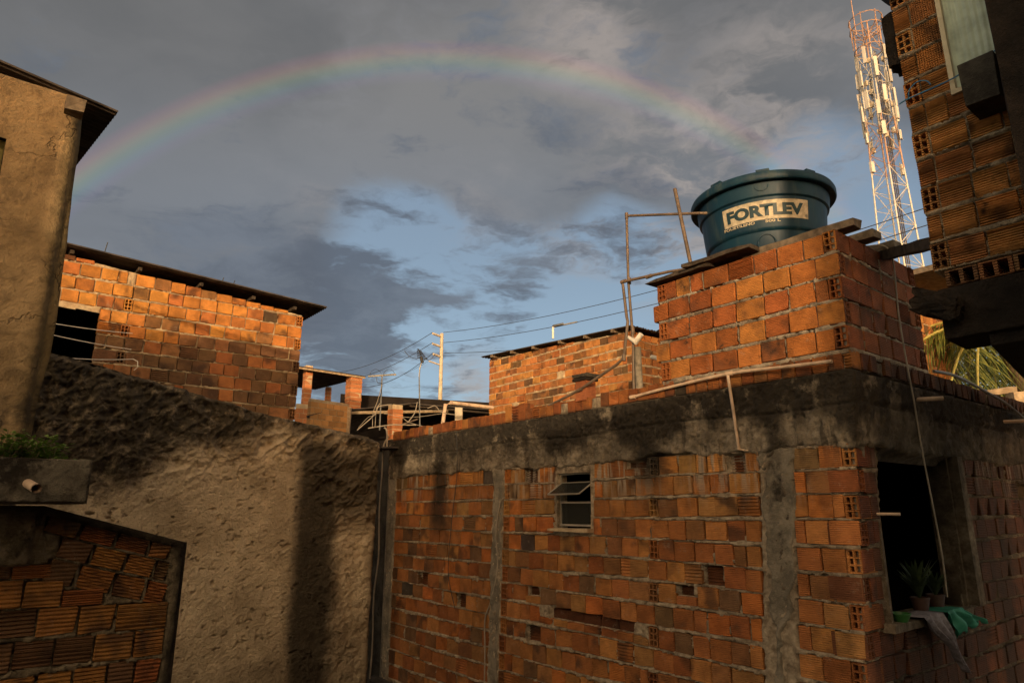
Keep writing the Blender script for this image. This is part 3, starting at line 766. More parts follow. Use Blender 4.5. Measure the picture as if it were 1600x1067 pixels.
def colmain(s, z, r):
    if any(abs(s - (a_ + b_) / 2) < 0.03 and abs(z - (c_ + d_) / 2) < 0.03 for a_, b_, c_, d_ in miss): return (0.13, 0.045, 0.018, 1)
    if -3.05 < s < -1.9 and abs(z + 0.9575) < 0.004: return (0.10, 0.036, 0.016, 1)
    if s < -5.6 and r.random() < 0.3: return pick('brown', r)
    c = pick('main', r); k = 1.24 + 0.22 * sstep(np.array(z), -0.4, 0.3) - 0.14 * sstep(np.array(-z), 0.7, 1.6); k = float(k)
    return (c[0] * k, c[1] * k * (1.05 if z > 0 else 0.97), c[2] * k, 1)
for (a_, b_, c_, d_) in miss: br.append([a_ + .004, b_ - .004, c_ - .004, d_ - 0.012, 'ridged', 0.0, 0.045 + 0.03 * rr.random()])
for k_ in range(5): br.append([slots[0][0] + 0.218 * k_, slots[0][0] + 0.218 * k_ + 0.21, -1.0, -0.915, 'smooth', 0.0, 0.05])
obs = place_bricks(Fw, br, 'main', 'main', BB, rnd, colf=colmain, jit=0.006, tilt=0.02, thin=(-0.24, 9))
# beam, front and side: rough cast concrete with shutter line
def beam_h(seed):
    def f(S, Z):
        n = fbm(S * 5, Z * 5, seed, 5, 0.6) - 0.5; n2 = fbm(S * 30, Z * 30, seed + 3, 3, 0.65) - 0.5
        n = n + 0.9 * (fbm(S * 14, Z * 14, seed + 8, 3, 0.6) - 0.5); n2 = n2 - 0.5 * sstep(fbm(S * 45, Z * 45, seed + 6, 2, 0.6), 0.62, 0.70)
        line = np.exp(-((Z - 0.70 - 0.012 * np.sin(S * 3) - 0.02 * (fbm(S * 4, Z * 0, 9, 3) - .5)) / 0.008) ** 2)
        H = 0.018 + 0.035 * n + 0.028 * n2 - 0.024 * line
        zb = ZB - 0.03 + 0.10 * (fbm(S * 3, S * 0 + 2, seed + 2, 4, 0.6) - 0.45) * 1.3
        m_ = sstep(Z, zb - 0.012, zb + 0.012); return H * m_ - 0.08 * (1 - m_)
    return f
bot = lambda S: 0
Fw.grid('concrete_beam', -6.5, 0.02, ZB - 0.10, ZT, 0.0125, beam_h(11), M['beam'], BB, skirt=0.10)
Sw.grid('concrete_beam', -0.01, 5.2, ZB - 0.10, ZT, 0.025, beam_h(31), M['dark_concrete'] if False else M['beam'], BB, skirt=0.10)
# pillars with smeared edges
for a, b, k in pil:
    wd = b - a
    def ph(S, Z, a=a, b=b, k=k):
        n = fbm(S * 6, Z * 6, 51, 4, 0.6) - 0.5; n2 = fbm(S * 28, Z * 28, 55, 3, 0.6) - 0.5
        e = (0.07 if k == 'r' else 0.035) * (fbm(S * 0 + 1, Z * 5, 61, 4, 0.6) - 0.35) * 2; e2 = (0.08 if k == 'r' else 0.035) * (fbm(S * 0 + 8, Z * 4.3, 65, 4, 0.6) - 0.4) * 2
        A = a - 0.0 + e; B = b + e2
        if k == 'r': B = B - 0.10 * sstep(-Z, 0.15, 0.9); A = A + 0.06 * sstep(-Z, 0.25, 0.5)
        m = sstep(S, A - 0.015, A + 0.02) * (1 - sstep(S, B - 0.02, B + 0.015))
        rim = np.exp(-((S - A - 0.02) / 0.02) ** 2) + np.exp(-((S - B + 0.02) / 0.02) ** 2)
        return -0.055 + m * (0.065 + 0.018 * n + 0.012 * n2) + rim * 0.016 * (fbm(S * 12, Z * 12, 71, 2) * 1.6 - 0.4)
    Fw.grid('concrete_pillar', a - 0.15, b + 0.15, GZ, ZB + 0.0, 0.010, ph, M['pillar'], BB, skirt=0.06)
MB().box(Fw.pt(-6.85, -0.76, -0.45), (0.84, 0.5, 3.2), Fw.X, Fw.Y, jit=0.01).build('return_wall', M['dark_concrete'], BB)
# capping course of upright bricks
cap = lay(-6.42, 0.0, ZT - 0.005, ZT + 0.135, 0.115, 0.14, rnd, 0.010, half=False, kinds=(('smooth', 8), ('chip', 3), ('ridged', 1)))
kk = []
for q in cap:
    q[3] += rnd.uniform(-0.012, 0.006)
    if rnd.random() < 0.03 and q[0] < -1.7: continue
    kk.append(q)
cap = kk
for q in cap:
    if -3.95 < q[0] < -3.6: q[2] += 0.0; q[3] += 0.055
obs += place_bricks(Fw, cap, 'main', 'stand', BB, rnd, depth=0.14)
Fw.grid('mortar_wall', -6.42, 0.0, ZT - 0.03, ZT + 0.125, 0.02, holes_h(cap, 14, 0.008, -0.006), M['mortar_main'], BB, skirt=0.10)
MB().box(Fw.pt(-3.30, 0.90, -2.02), (6.20, 3.90, 0.08), Fw.X, Fw.Y).build('roof_slab', M['black_concrete'], BB)
# side wall
brs = lay(0.0, 5.2, GZ + 0.26, ZB, lambda x: 0.185 + 0.02 * x, 0.165, rnd, 0.026, zones=[(door[0] - 0.02, door[1] + 0.10, door[2] - 0.02, door[3] + 0.04)], wav=0.01,
          kinds=(('smooth', 10), ('chip', 4), ('ridged', 1)), endl=1)
miss2 = []; keep = []
for q in brs:
    if q[0] > 2.0 and q[4] != 'hollow' and rr.random() < 0.04: miss2.append(tuple(q[:4])); continue
    keep.append(q)
brs = keep
Sw.grid('mortar_wall', 0.0, 5.2, GZ, ZB + 0.01, 0.02, holes_h(brs, 24, 0.012, -0.003, deep=miss2), M['mortar_main'], BB, cut=[door], skirt=0.012)
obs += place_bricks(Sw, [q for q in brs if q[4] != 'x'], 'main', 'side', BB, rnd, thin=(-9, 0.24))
caps = lay(0.14, 5.2, ZT - 0.005, ZT + 0.13, 0.12, 0.14, rnd, 0.012, half=False, kinds=(('smooth', 8), ('chip', 4)))
caps = [q for q in caps if rnd.random() > 0.06]
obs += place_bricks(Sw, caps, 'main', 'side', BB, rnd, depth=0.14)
Sw.grid('mortar_wall', 0.14, 5.2, ZT - 0.03, ZT + 0.12, 0.03, holes_h(caps, 44, 0.008, -0.006), M['mortar_main'], BB, skirt=0.1)
emit(obs, BB, 300, M['brick_main_far'])
MB().box(Fw.pt(-3.2, GZ + 0.12, 0.05), (6.5, 0.16, 0.26), Fw.X, Fw.Y, jit=0.01).build('plinth', M['dark_concrete'], BB)
rm = [Fw.pt(s_, z_, -d_) for d_ in (0.28, 3.8) for z_ in (GZ + 0.02, 0.84) for s_ in (-6.40, -0.26)]
MB().add(rm, [(4, 5, 7, 6), (0, 1, 5, 4), (2, 6, 7, 3), (0, 4, 6, 2)]).build('inner_room', M['interior'], BB)
# reveals of the two openings
def reveal(wall, o, d, mat, parent, name, proud=0.012, frame=0.0):
    a, b, c, e = o; m = MB(); j = 0.003; w = frame or 0.03
    m.box(wall.pt(a - w / 2 + .012, (c + e) / 2, -d / 2 + proud), (w, d, e - c + 0.04), wall.X, wall.Y, jit=j)
    m.box(wall.pt(b + w / 2 - .012, (c + e) / 2, -d / 2 + proud), (w, d, e - c + 0.04), wall.X, wall.Y, jit=j)
    m.box(wall.pt((a + b) / 2, e + w / 2 - .012, -d / 2 + proud), (b - a + 0.05, d, w), wall.X, wall.Y, jit=j)
    return m.build(name, mat, parent)
reveal(Fw, win, 0.14, M['mortar_main'], BB, 'window_reveal', 0.004, 0.014)
reveal(Sw, door, 0.16, M['mortar_main'], BB, 'opening_reveal', 0.0)
MB().box(Sw.pt(1.69, -0.15, -0.02), (0.10, 0.20, 1.12), Sw.X, Sw.Y, jit=0.006).build('jamb', M['mortar_main'], BB)
MB().box(Sw.pt(0.94, door[2] - 0.02, -0.06), (1.36, 0.26, 0.05), Sw.X, Sw.Y, jit=0.006).build('sill', M['mortar_main'], BB)
MB().box(Fw.pt(-2.71, win[2] - 0.02, 0.0), (0.54, 0.16, 0.03), Fw.X, Fw.Y, jit=0.006).build('window_sill', M['mortar_sun'], BB)
# side bricks set on edge right of the window
W_ = MB(); a, b, c, e = win; c += 0.005; fw = 0.018
for (x, z, sx, sz) in ((a + fw, (c + e) / 2, fw, e - c), (b - fw, (c + e) / 2, fw, e - c), ((a + b) / 2, c + fw, b - a, fw), ((a + b) / 2, e - fw, b - a, fw), ((a + b) / 2, c + (e - c) * 0.44, b - a, fw)):
    W_.box(Fw.pt(x, z, -0.055), (sx, 0.03, sz), Fw.X, Fw.Y)
WN = W_.build('window', M['window_frame'], BB)
MB().box(Fw.pt((a + b) / 2, c + (e - c) * 0.22, -0.057), (b - a - 0.04, 0.004, (e - c) * 0.42), Fw.X, Fw.Y).build('pane', M['glass'], WN)
# tilted sash, hinged at mid height of the upper light, bottom edge swung out
tz = c + (e - c) * 0.80; bz = c + (e - c) * 0.585
sh = MB(); p00 = Fw.pt(a + 0.03, tz, -0.045); p10 = Fw.pt(b - 0.03, tz, -0.045); p01 = Fw.pt(a + 0.03, bz, 0.14); p11 = Fw.pt(b - 0.03, bz, 0.14)
for p, q in ((p00, p10), (p01, p11), (p00, p01), (p10, p11)): sh.tube([p, q], 0.008, 4)
SH = sh.build('window_sash', M['window_frame'], BB)
nn = (p10 - p00).cross(p01 - p00).normalized() * 0.002
MB().add([p00 - nn, p10 - nn, p11 - nn, p01 - nn, p00 + nn, p10 + nn, p11 + nn, p01 + nn], [(0, 1, 2, 3), (7, 6, 5, 4), (0, 4, 5, 1), (1, 5, 6, 2), (2, 6, 7, 3), (3, 7, 4, 0)]).build('pane', M['glass'], SH)

# ------------------------------------------------------------------ brick stand that carries the tank
TS = thing('brick_tank_stand', (C.x, C.y, ZT), 'rough red brick stand on the roof corner carrying the round water tank', 'brick stand')
zt0, zt1 = ZT + 0.135, ZT + 0.135 + 5 * 0.178
Lf = 1.64; Ls = 1.34
Tf = Wall(C, -U, None); Ts_ = Wall(C, V, None)
def lay_stand(s0, s1, l, r_, seed):
    r = random.Random(seed); return lay(s0, s1, zt0, zt1, 0.222, 0.178, r, 0.024, endl=l, endr=r_, wav=0.005, kinds=(('smooth', 12), ('chip', 2), ('ridged', 0.5)))
bf = lay_stand(-Lf, 0, 0, 0, 5)
for q in bf:
    if q[0] < -Lf + 0.06 and q[4] == 'hollow': q[0] += 0.02; q[1] += 0.02
    elif q[0] < -Lf + 0.06: q[0] -= 0.035
obs = place_bricks(Tf, bf, 'stand', 'stand', TS, rnd, thin=(-0.24, 9))
Tf.grid('mortar', -Lf + 0.01, 0, zt0 - 0.03, zt1 - 0.012, 0.011, holes_h(bf, 81, 0.010, -0.001), M['mortar_stand'], TS, skirt=0.012)
bs_ = lay_stand(0.0, Ls, 1, 0, 6)
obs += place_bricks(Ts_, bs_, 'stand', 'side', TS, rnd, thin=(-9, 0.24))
Ts_.grid('mortar', 0, Ls, zt0 - 0.03, zt1 - 0.012, 0.014, holes_h(bs_, 91, 0.010, -0.002), M['mortar_stand'], TS, skirt=0.012)
Tl = Wall(C + U * Lf, V, None)
Tl2 = Wall(C + U * Lf + V * Ls, -V, None)
bl_ = lay(0.02, Ls - 0.02, zt0, zt1, 0.187, 0.178, rnd, 0.017, endl=0)
obs += place_bricks(Tl2, bl_, 'stand', 'stand', TS, rnd)
Tb2 = Wall(C + U * 0 + V * Ls, U, None)
obs += place_bricks(Tb2, lay(0.02, Lf - 0.02, zt0, zt1, 0.187, 0.178, rnd, 0.017), 'stand', 'stand', TS, rnd)
emit(obs, TS, 300, M['brick_main_far'])
MB().box(C * 1 + U * Lf / 2 + V * Ls / 2 + ZV * ((zt0 + zt1) / 2 - 0.005 - C.z), (Lf - 0.52, Ls - 0.52, zt1 - zt0 - 0.03), U, V).build('core', M['dark_concrete'], TS)

# planks between stand and tank
def cp(u, v, z): return Vector((C.x, C.y, 0)) + U * u + V * v + ZV * z
def plank(c, size, X, Y, Z, mat, label, seed=1, group=None, name='wooden_plank'):
    r = random.Random(seed); m = MB(); n = 7; vs = []
    c = Vector(c); X = Vector(X).normalized(); Y = Vector(Y).normalized(); Z = Vector(Z).normalized()
    for i in range(n + 1):
        x = -0.5 + i / n; e = 0.03 * size[1] if 0 < i < n else 0.15 * size[1]
        for (y, z) in ((-0.5, -0.5), (0.5, -0.5), (0.5, 0.5), (-0.5, 0.5)):
            vs.append(c + X * (x * size[0] + r.uniform(-1, 1) * (0 if 0 < i < n else 0.01)) + Y * (y * size[1] + r.uniform(-e, e) * 0.5) + Z * (z * size[2] + r.uniform(-.06, .06) * size[2]))
    fs = [(3, 2, 1, 0), (n * 4, n * 4 + 1, n * 4 + 2, n * 4 + 3)]
    for i in range(n):
        for k in range(4): k2 = (k + 1) % 4; fs.append((i * 4 + k, i * 4 + k2, i * 4 + 4 + k2, i * 4 + 4 + k))
    o = m.add(vs, fs).build(name, mat); return tag(o, label, 'plank', group)
zp = zt1
plank(cp(1.34, 0.24, zp + 0.018), (0.66, 0.62, 0.03), U, V, (0.0, 0, 1), M['wood_dark'], 'thin dark board jutting out under the left side of the water tank', 2)
plank(cp(0.94, 0.16, zp + 0.045), (0.62, 0.52, 0.035), U, V, ZV, M['wood_dark'], 'splintered dark board under the middle of the water tank', 3)
for i, (v, l) in enumerate(((0.12, 'short beam end nearest the corner of the brick stand'), (0.44, 'middle short beam end poking out over the shaded side of the brick stand'), (0.78, 'farthest short beam end on the shaded side of the brick stand'))):
    plank(cp(0.34, v, zp + 0.030), (0.90, 0.12, 0.06), U, V, ZV, M['wood'], 'grey timber, ' + l, 5 + i, 'timbers under the water tank')
pa = cp(-0.02, 0.80, zp - 0.02); pb = Vector((2.66, 3.93, 1.63))
plank((pa + pb) / 2 + ZV * 0.0, ((pb - pa).length + 0.25, 0.12, 0.07), pb - pa, (pb - pa).cross(ZV), ZV, M['wood_dark'], 'long dark timber bridging from the tank stand to the tall brick wall on the right', 9)

# ------------------------------------------------------------------ water tank
TC = cp(0.88, 0.60, zp - 0.01)
WT = thing('water_tank', TC, 'dark teal round plastic water tank with lid and a beige lettered band', 'water tank')
prof = [(0.440, 0.0), (0.452, 0.012), (0.472, 0.235), (0.475, 0.250), (0.494, 0.262), (0.500, 0.280), (0.508, 0.36), (0.520, 0.505), (0.524, 0.528), (0.542, 0.540), (0.547, 0.56), (0.553, 0.62), (0.556, 0.64), (0.556, 0.66)]
MB().lathe(prof, TC, 96).build('tank_body', M['tank'], WT, smooth=True)
lid = [(0.556, 0.655), (0.604, 0.650), (0.612, 0.660), (0.612, 0.70), (0.602, 0.722), (0.575, 0.735), (0.55, 0.745), (0.40, 0.79), (0.15, 0.825), (0.02, 0.83)]
LID = MB().lathe(lid, TC, 96).build('lid', M['tank'], WT, smooth=True)
for k in range(9):
    a = 2 * pi * k / 9 + 0.2; p = TC + Vector((cos(a) * 0.555, sin(a) * 0.555, 0.738)); rd = Vector((cos(a), sin(a), 0))
    MB().box(p, (0.06, 0.10, 0.022), rd, Vector((-rd.y, rd.x, 0)), ZV, jit=0.004).build('lid_clip', M['tank'], LID)
ca = math.atan2(-TC.y, -TC.x) + 0.055                        # towards the street
def tank_r(z): return 0.500 + (z - 0.28) * (0.524 - 0.500) / 0.25
# flanges: pressed rings
for zz, rr_, da in ((0.628, 0.050, -0.03), (0.150, 0.075, -0.02)):
    pts = []
    for k in range(25):
        t_ = pi + pi * k / 24 if zz > 0.4 else 2 * pi * k / 24 * 0.62 - 0.2
        aa = ca + da + cos(t_) * rr_ / 0.52; z_ = zz + sin(t_) * rr_; R_ = (0.550 if zz > 0.4 else 0.462 + 0.012) + 0.0
        pts.append(TC + Vector((cos(aa) * R_, sin(aa) * R_, z_)))
    MB().tube(pts, 0.006, 6).build('pressed_ring', M['tank'], WT, smooth=True)
# label band
lab = MB(); n = 40; a0, a1 = ca - 0.69, ca + 0.69; z0, z1 = 0.340, 0.500
vs = []; fs = []
for i in range(n + 1):
    a = a0 + (a1 - a0) * i / n
    for z in (z0, z1):
        for o_ in (0.0015, 0.004): vs.append(TC + Vector((cos(a) * (tank_r(z) + o_), sin(a) * (tank_r(z) + o_), z)))
for i in range(n):
    b = i * 4; fs += [(b + 1, b + 3, b + 7, b + 5), (b + 2, b + 3, b + 7, b + 6), (b, b + 1, b + 5, b + 4)]
LAB = lab.add(vs, fs).build('label_band', M['tank_label'], WT, smooth=False)
def wrapped_text(body, width, height, zbase, aoff, mat, name, off, bold, parent):
    cu = bpy.data.curves.new(name, 'FONT'); cu.body = body; cu.align_x = 'LEFT'; cu.offset = bold; cu.extrude = 0.0; cu.resolution_u = 4
    to = bpy.data.objects.new(name, cu); COL.objects.link(to); bpy.context.view_layer.update()
    me = bpy.data.meshes.new_from_object(to.evaluated_get(bpy.context.evaluated_depsgraph_get()))
    bpy.data.objects.remove(to)
    import bmesh
    bm = bmesh.new(); bm.from_mesh(me)
    for x_ in range(1, 40):
        xx = x_ * 0.1
        bmesh.ops.bisect_plane(bm, geom=bm.verts[:] + bm.edges[:] + bm.faces[:], plane_co=(xx, 0, 0), plane_no=(1, 0, 0))
    xs = [v.co.x for v in bm.verts]; ys = [v.co.y for v in bm.verts]; x0, x1, y0, y1 = min(xs), max(xs), min(ys), max(ys)
    for v in bm.verts:
        u = (v.co.x - x0) / (x1 - x0); z = zbase + (v.co.y - y0) / (y1 - y0) * height
        ang = ca + aoff + (u - 0.5) * width / 0.51                     # reads left to right from outside
        R_ = tank_r(z) + off; v.co = (cos(ang) * R_, sin(ang) * R_, z)
        v.co += TC
    bm.to_mesh(me); bm.free(); me.name = name; me.materials.clear(); me.materials.append(mat)
    return local(link(name, me, parent), parent)
wrapped_text('FORTLEV', 0.62, 0.104, 0.366, -0.01, M['tank_ink'], 'lettering', 0.0062, 0.055, WT)
wrapped_text('POLIETILENO', 0.27, 0.024, 0.311, -0.44, M['tank_label'], 'lettering', 0.0035, 0.03, WT)
wrapped_text('500 L', 0.12, 0.024, 0.312, 0.10, M['tank_label'], 'lettering', 0.0035, 0.03, WT)
wrapped_text('®', 0.022, 0.024, 0.354, 0.65, M['tank'], 'registered_mark', 0.0062, 0.0, WT)

# ------------------------------------------------------------------ pipes on the roof
def pipe(pts, r, mat, label, name='water_pipe', cat='pipe', seg=10, joints=()):
    o = MB().tube(pts, r, seg).build(name, mat, None, smooth=True); tag(o, label, cat)
    for q, d in joints:
        MB().tube([Vector(q) - Vector(d).normalized() * 0.03, Vector(q) + Vector(d).normalized() * 0.03], (max(r) if isinstance(r, list) else r) * 1.35, seg).build('pipe_joint', mat, o, smooth=True)
    return o
FP = lambda s, z, h=0.0: Fw.pt(-s, z, h) if False else Vector((C.x, C.y, 0)) + U * s + ZV * z - V * h
uA = FP(1.99, 0.99, -0.05)
pA = FP(1.98, 2.78, -0.05); tk = TC + Vector((-0.585, -0.12, 0.56))
pipe([tk + Vector((0.06, 0, 0)), tk, pA], 0.013, M['pipe_brown'], 'thin brown pipe leaving the left side of the water tank', joints=((pA, ZV),))
pB = FP(1.985, 2.11, -0.05)
pipe([pA, FP(1.995, 2.11, -0.05), FP(1.97, 1.5, -0.05), uA], [0.013, 0.013, 0.014, 0.014], M['pipe_brown'], 'tall thin brown pipe standing on the roof edge left of the tank stand', joints=((pB, ZV), (FP(1.97, 1.62, -0.05), ZV)))
pC = FP(1.02, zp + 0.03, -0.05)
pipe([pC, FP(1.5, 2.06, -0.03), FP(2.02, 2.105, -0.01)], 0.014, M['pipe_brown'], 'brown pipe running from under the tank to the upright pipes', joints=((FP(1.72, 2.075, -0.02), U), (FP(2.02, 2.105, -0.01), U)))
pD = FP(2.03, 2.08, -0.01)
dn = [pD, FP(2.0, 1.75, -0.01), FP(1.98, 1.70, 0.0), FP(2.03, 1.36, 0.02), FP(2.12, 1.31, 0.02), FP(2.62, 1.14, 0.02), FP(3.15, 1.04, -0.02), FP(3.5, 0.98, -0.05)]
pipe(dn, 0.014, M['pipe_brown'], 'brown pipe that drops beside the upright pipe and slants down along the roof edge', joints=((dn[3], ZV), (dn[5], dn[6] - dn[5])))
pipe([FP(1.93, 1.0, -0.06), FP(1.93, 1.45, -0.06)], 0.034, M['pillar'], 'stubby cement-covered post behind the upright pipes', 'post', 'post')
pipe([FP(1.27, zp + 0.02, -0.06), FP(1.40, 2.84, -0.06)], 0.017, M['pipe_brown'], 'lone leaning brown pole rising beside the water tank', 'pole', 'pole')
pipe(smoothpath([FP(1.96, 0.985, 0.0), FP(1.5, 1.01, 0.03), FP(0.92, 1.03, 0.05), FP(0.45, 1.005, 0.06), FP(0.10, 0.985, 0.07)], 5), 0.0135, M['pipe_pale'],
     'pale pipe lying across the foot of the brick tank stand', joints=((FP(0.92, 1.03, 0.05), U), (FP(1.96, 0.985, 0.0), U)))
pipe([FP(0.93, 1.02, 0.055), FP(0.905, 0.75, 0.06), FP(0.885, 0.44, 0.055), FP(0.80, 0.425, 0.03)], 0.0125, M['pipe_pale'], 'pale pipe dropping over the stained beam into a hole in the brick wall')
pipe([FP(1.85, 1.36, -0.16), FP(1.62, 1.27, -0.12)], 0.020, M['white_pipe'], 'short white pipe stub on the roof left of the tank stand')
pipe([FP(1.80, 1.60, -0.2), FP(1.50, 1.66, -0.2)], 0.010, M['wire'], 'thin dark rod between the upright pipes and the tank stand', 'rod', 'rod')
o = MB().tube([FP(2.0, 1.56, -0.04) + U * 0.02, FP(1.93, 1.50, -0.04), FP(1.86, 1.56, -0.04)], [0.018, 0.03, 0.025], 10).build('pipe_valve', M['white_pipe'], None, True); tag(o, 'white tee valve on the upright brown pipes', 'valve')
# brick stub with a slab cap
SB = thing('brick_stub', FP(2.62, ZT + 0.1, -0.06), 'single upright brick capped with two flat concrete slabs on the roof edge', 'brick stub')
MB().box(FP(2.62, 1.13, -0.06), (0.145, 0.14, 0.20), U, V, jit=0.003).build('brick', M['brick_stand'], SB).color = (0.36, 0.12, 0.05, 1)
MB().box(FP(2.62, 1.245, -0.06), (0.19, 0.17, 0.032), U, V, jit=0.004).build('slab', M['black_concrete'], SB)
MB().box(FP(2.61, 1.280, -0.06), (0.20, 0.19, 0.034), U, V, jit=0.004).build('slab', M['dark_concrete'], SB)

# cables over the side of the stand and along the side wall
def cable(pts, r, mat, label, name='cable', cat='cable', n=6):
    return tag(MB().tube(smoothpath(pts, n), r, 6).build(name, mat, None, True), label, cat)
SP = lambda s, z, h=0.02: Vector((C.x, C.y, 0)) + V * s + ZV * z - Vector((V.y * -1, 0, 0)) * 0 + (-U) * h + lean_side(s, z)
cable([cp(0.05, 0.62, zp + 0.03), SP(0.66, zp - 0.03, 0.03), SP(0.76, 1.45), SP(0.84, 1.1), SP(0.90, 0.80, 0.03), SP(0.98, 0.44, 0.03), SP(1.10, -0.05, 0.04), SP(1.18, -0.35, 0.04), SP(1.24, -0.62, 0.03)],
      0.006, M['cable'], 'long pale cable hanging from the tank stand down across the dark side opening')
for i, (s_, z_, l_) in enumerate(((1.0, 0.815, 'pale pipe end poking from the dark side beam beside the hanging cable'), (2.95, 0.80, 'small pale pipe end poking from the far part of the dark side beam'))):
    tag(MB().tube([SP(s_, z_, -0.02), SP(s_, z_, 0.16) + V * 0.10], 0.017, 10).build('pipe_stub', M['pipe_pale']), l_, 'pipe', 'pipe ends in the side beam')
tag(MB().tube([SP(0.24, -0.03, -0.02), SP(0.26, -0.03, 0.14)], 0.010, 8).build('peg', M['pipe_pale']), 'short pale peg on the left edge of the dark side opening', 'peg')
cable([SP(1.36, 1.08, 0.02), SP(1.75, 1.08, 0.05), SP(2.4, 1.02, 0.06), SP(3.0, 0.93, 0.08), SP(3.9, 0.70, 0.10), SP(4.6, 0.55, 0.10)], 0.013, M['steel'], 'grey hose lying along the top of the dark side wall', 'hose', 'hose')

# things on the sill of the side opening
def pot_plant(s, z, h, seed, label):
    r = random.Random(seed); base = SP(s, z, -0.05)
    t_ = thing('potted_plant', base, label, 'plant', 'pot plants on the window sill')
    MB().lathe([(0.045, 0), (0.062, 0.09), (0.066, 0.09), (0.066, 0.10), (0.055, 0.10), (0.05, 0.085)], base, 16).build('pot', M['terracotta'], t_, True)
    m = MB()
    for k in range(46):
        a = r.uniform(0, 2 * pi); l = r.uniform(0.5, 1.0) * h; o_ = r.uniform(0.2, 0.9) * h * 0.8
        top = base + Vector((cos(a) * o_ * .8, sin(a) * o_ * .8, 0.08 + l)); mid = base + Vector((cos(a) * o_ * 0.3, sin(a) * o_ * 0.3, 0.08 + l * 0.6))
        d = Vector((-sin(a), cos(a), 0)) * r.uniform(0.008, 0.016); b0 = base + ZV * 0.08
        m.add([b0, mid - d, mid + d, top, (mid + top) / 2 - d * 0.8, (mid + top) / 2 + d * 0.8], [(0, 1, 2), (1, 4, 5, 2), (4, 3, 5)])
    m.build('leaves', M['pot_leaf'], t_)
pot_plant(0.98, door[2] + 0.01, 0.30, 3, 'leafy plant in a dark pot standing on the window sill behind the grey cloth')
pot_plant(1.26, door[2] + 0.01, 0.22, 4, 'smaller plant in a pot at the right end of the window sill')
o = MB().lathe([(0.04, 0), (0.062, 0.05), (0.066, 0.05), (0.066, 0.056), (0.058, 0.056), (0.038, 0.006)], SP(0.44, door[2] + 0.005, 0.03), 20).build('bowl', M['bowl'], None, True)
tag(o, 'small bright green plastic bowl on the left of the window sill', 'bowl')
def drape(name, s0, s1, zt, zb0, zb1, mat, label, cat, seed, ragged=0.0, taper=None):
    r = random.Random(seed); nx, nz = 26, 26; vs = []; fs = []
    for j in range(nz + 1):
        v_ = j / nz
        for i in range(nx + 1):
            u_ = i / nx; a_ = s0 + (s1 - s0) * u_
            if taper: a_ = taper(u_, v_)
            zb = zb0 + (zb1 - zb0) * u_ + r.uniform(-ragged, ragged) * (j == nz)
            over = max(0, min(1, (0.16 - v_) / 0.16)); z_ = zt + 0.012 if over > 0 else zt + (zb - zt) * (v_ - 0.16) / 0.84
            h_ = 0.095 - 0.16 * over + 0.025 * sin(u_ * 17 + seed + v_ * 2) * min(1, v_ * 2.2) + 0.02 * v_ + 0.01 * sin(v_ * 9 + u_ * 5)
            vs.append(SP(a_, z_, h_))
    for j in range(nz):
        for i in range(nx):
            a = j * (nx + 1) + i; fs.append((a, a + 1, a + nx + 2, a + nx + 1))
    me = MB().add(vs, fs); o = me.build(name, mat, None, True); sm = o.modifiers.new('t', 'SOLIDIFY'); sm.thickness = 0.003
    return tag(o, label, cat)
zs_ = door[2] + 0.012
drape('cloth', 0.5, 0.9, zs_, -0.95, -1.12, M['cloth'], 'grey cloth hanging down from the window sill', 'cloth', 2, 0.012, lambda u, v: 0.52 + 0.38 * u + v * (0.55 - 0.22 * u))
drape('plastic_bag', 1.0, 1.3, zs_, -0.86, -0.80, M['bag'], 'crumpled green plastic bag draped over the right of the sill', 'bag', 7, 0.03, lambda u, v: 0.98 + 0.30 * u + v * (0.12 + 0.26 * u))
# loose cables on the street face
cable([FP(6.45, 1.0, 0.05), FP(6.50, 0.86, 0.10), FP(6.47, 0.5, 0.12), FP(6.50, 0.0, 0.12), FP(6.42, -0.6, 0.14), FP(6.50, -1.1, 0.14), FP(6.44, -1.7, 0.16), FP(6.40, -2.2, 0.2)], 0.011, M['cable'], 'pale cable hanging down the left end of the brick house beside the rough wall')
cable([FP(3.80, 0.13, 0.03), FP(3.86, 0.06, 0.05), FP(3.93, -0.25, 0.05), FP(3.90, -0.6, 0.05), FP(4.02, -0.95, 0.05), FP(4.12, -1.15, 0.05), FP(4.10, -1.5, 0.06), FP(4.12, -2.3, 0.06)], 0.008, M['cable'], 'pale cable running down the narrow concrete pillar of the brick house')
cable([FP(4.75, 0.92, 0.04), FP(4.72, 0.4, 0.045), FP(4.80, -0.1, 0.045), FP(4.86, -0.7, 0.045), FP(4.7, -1.1, 0.045)], 0.004, M['wire'], 'thin dark wire hanging down the left part of the brick house wall', 'wire', 'wire')
# small slot pipe in the chased groove
tag(MB().tube([FP(2.98, -0.945, -0.035), FP(1.96, -0.965, -0.03)], 0.014, 8).build('conduit', M['pipe_brown']), 'rusty brown conduit lying in the long chased groove of the brick wall', 'conduit')
corrugated('awning', FP(6.62, 0.83, 0.02), -U, (-V + ZV * -0.05), 0.42, 0.26, 0.075, 0.010, M['roof'], None)
tag(bpy.data.objects['awning'], 'scrap of dark corrugated sheet sticking out at the left end of the stained beam', 'sheet')

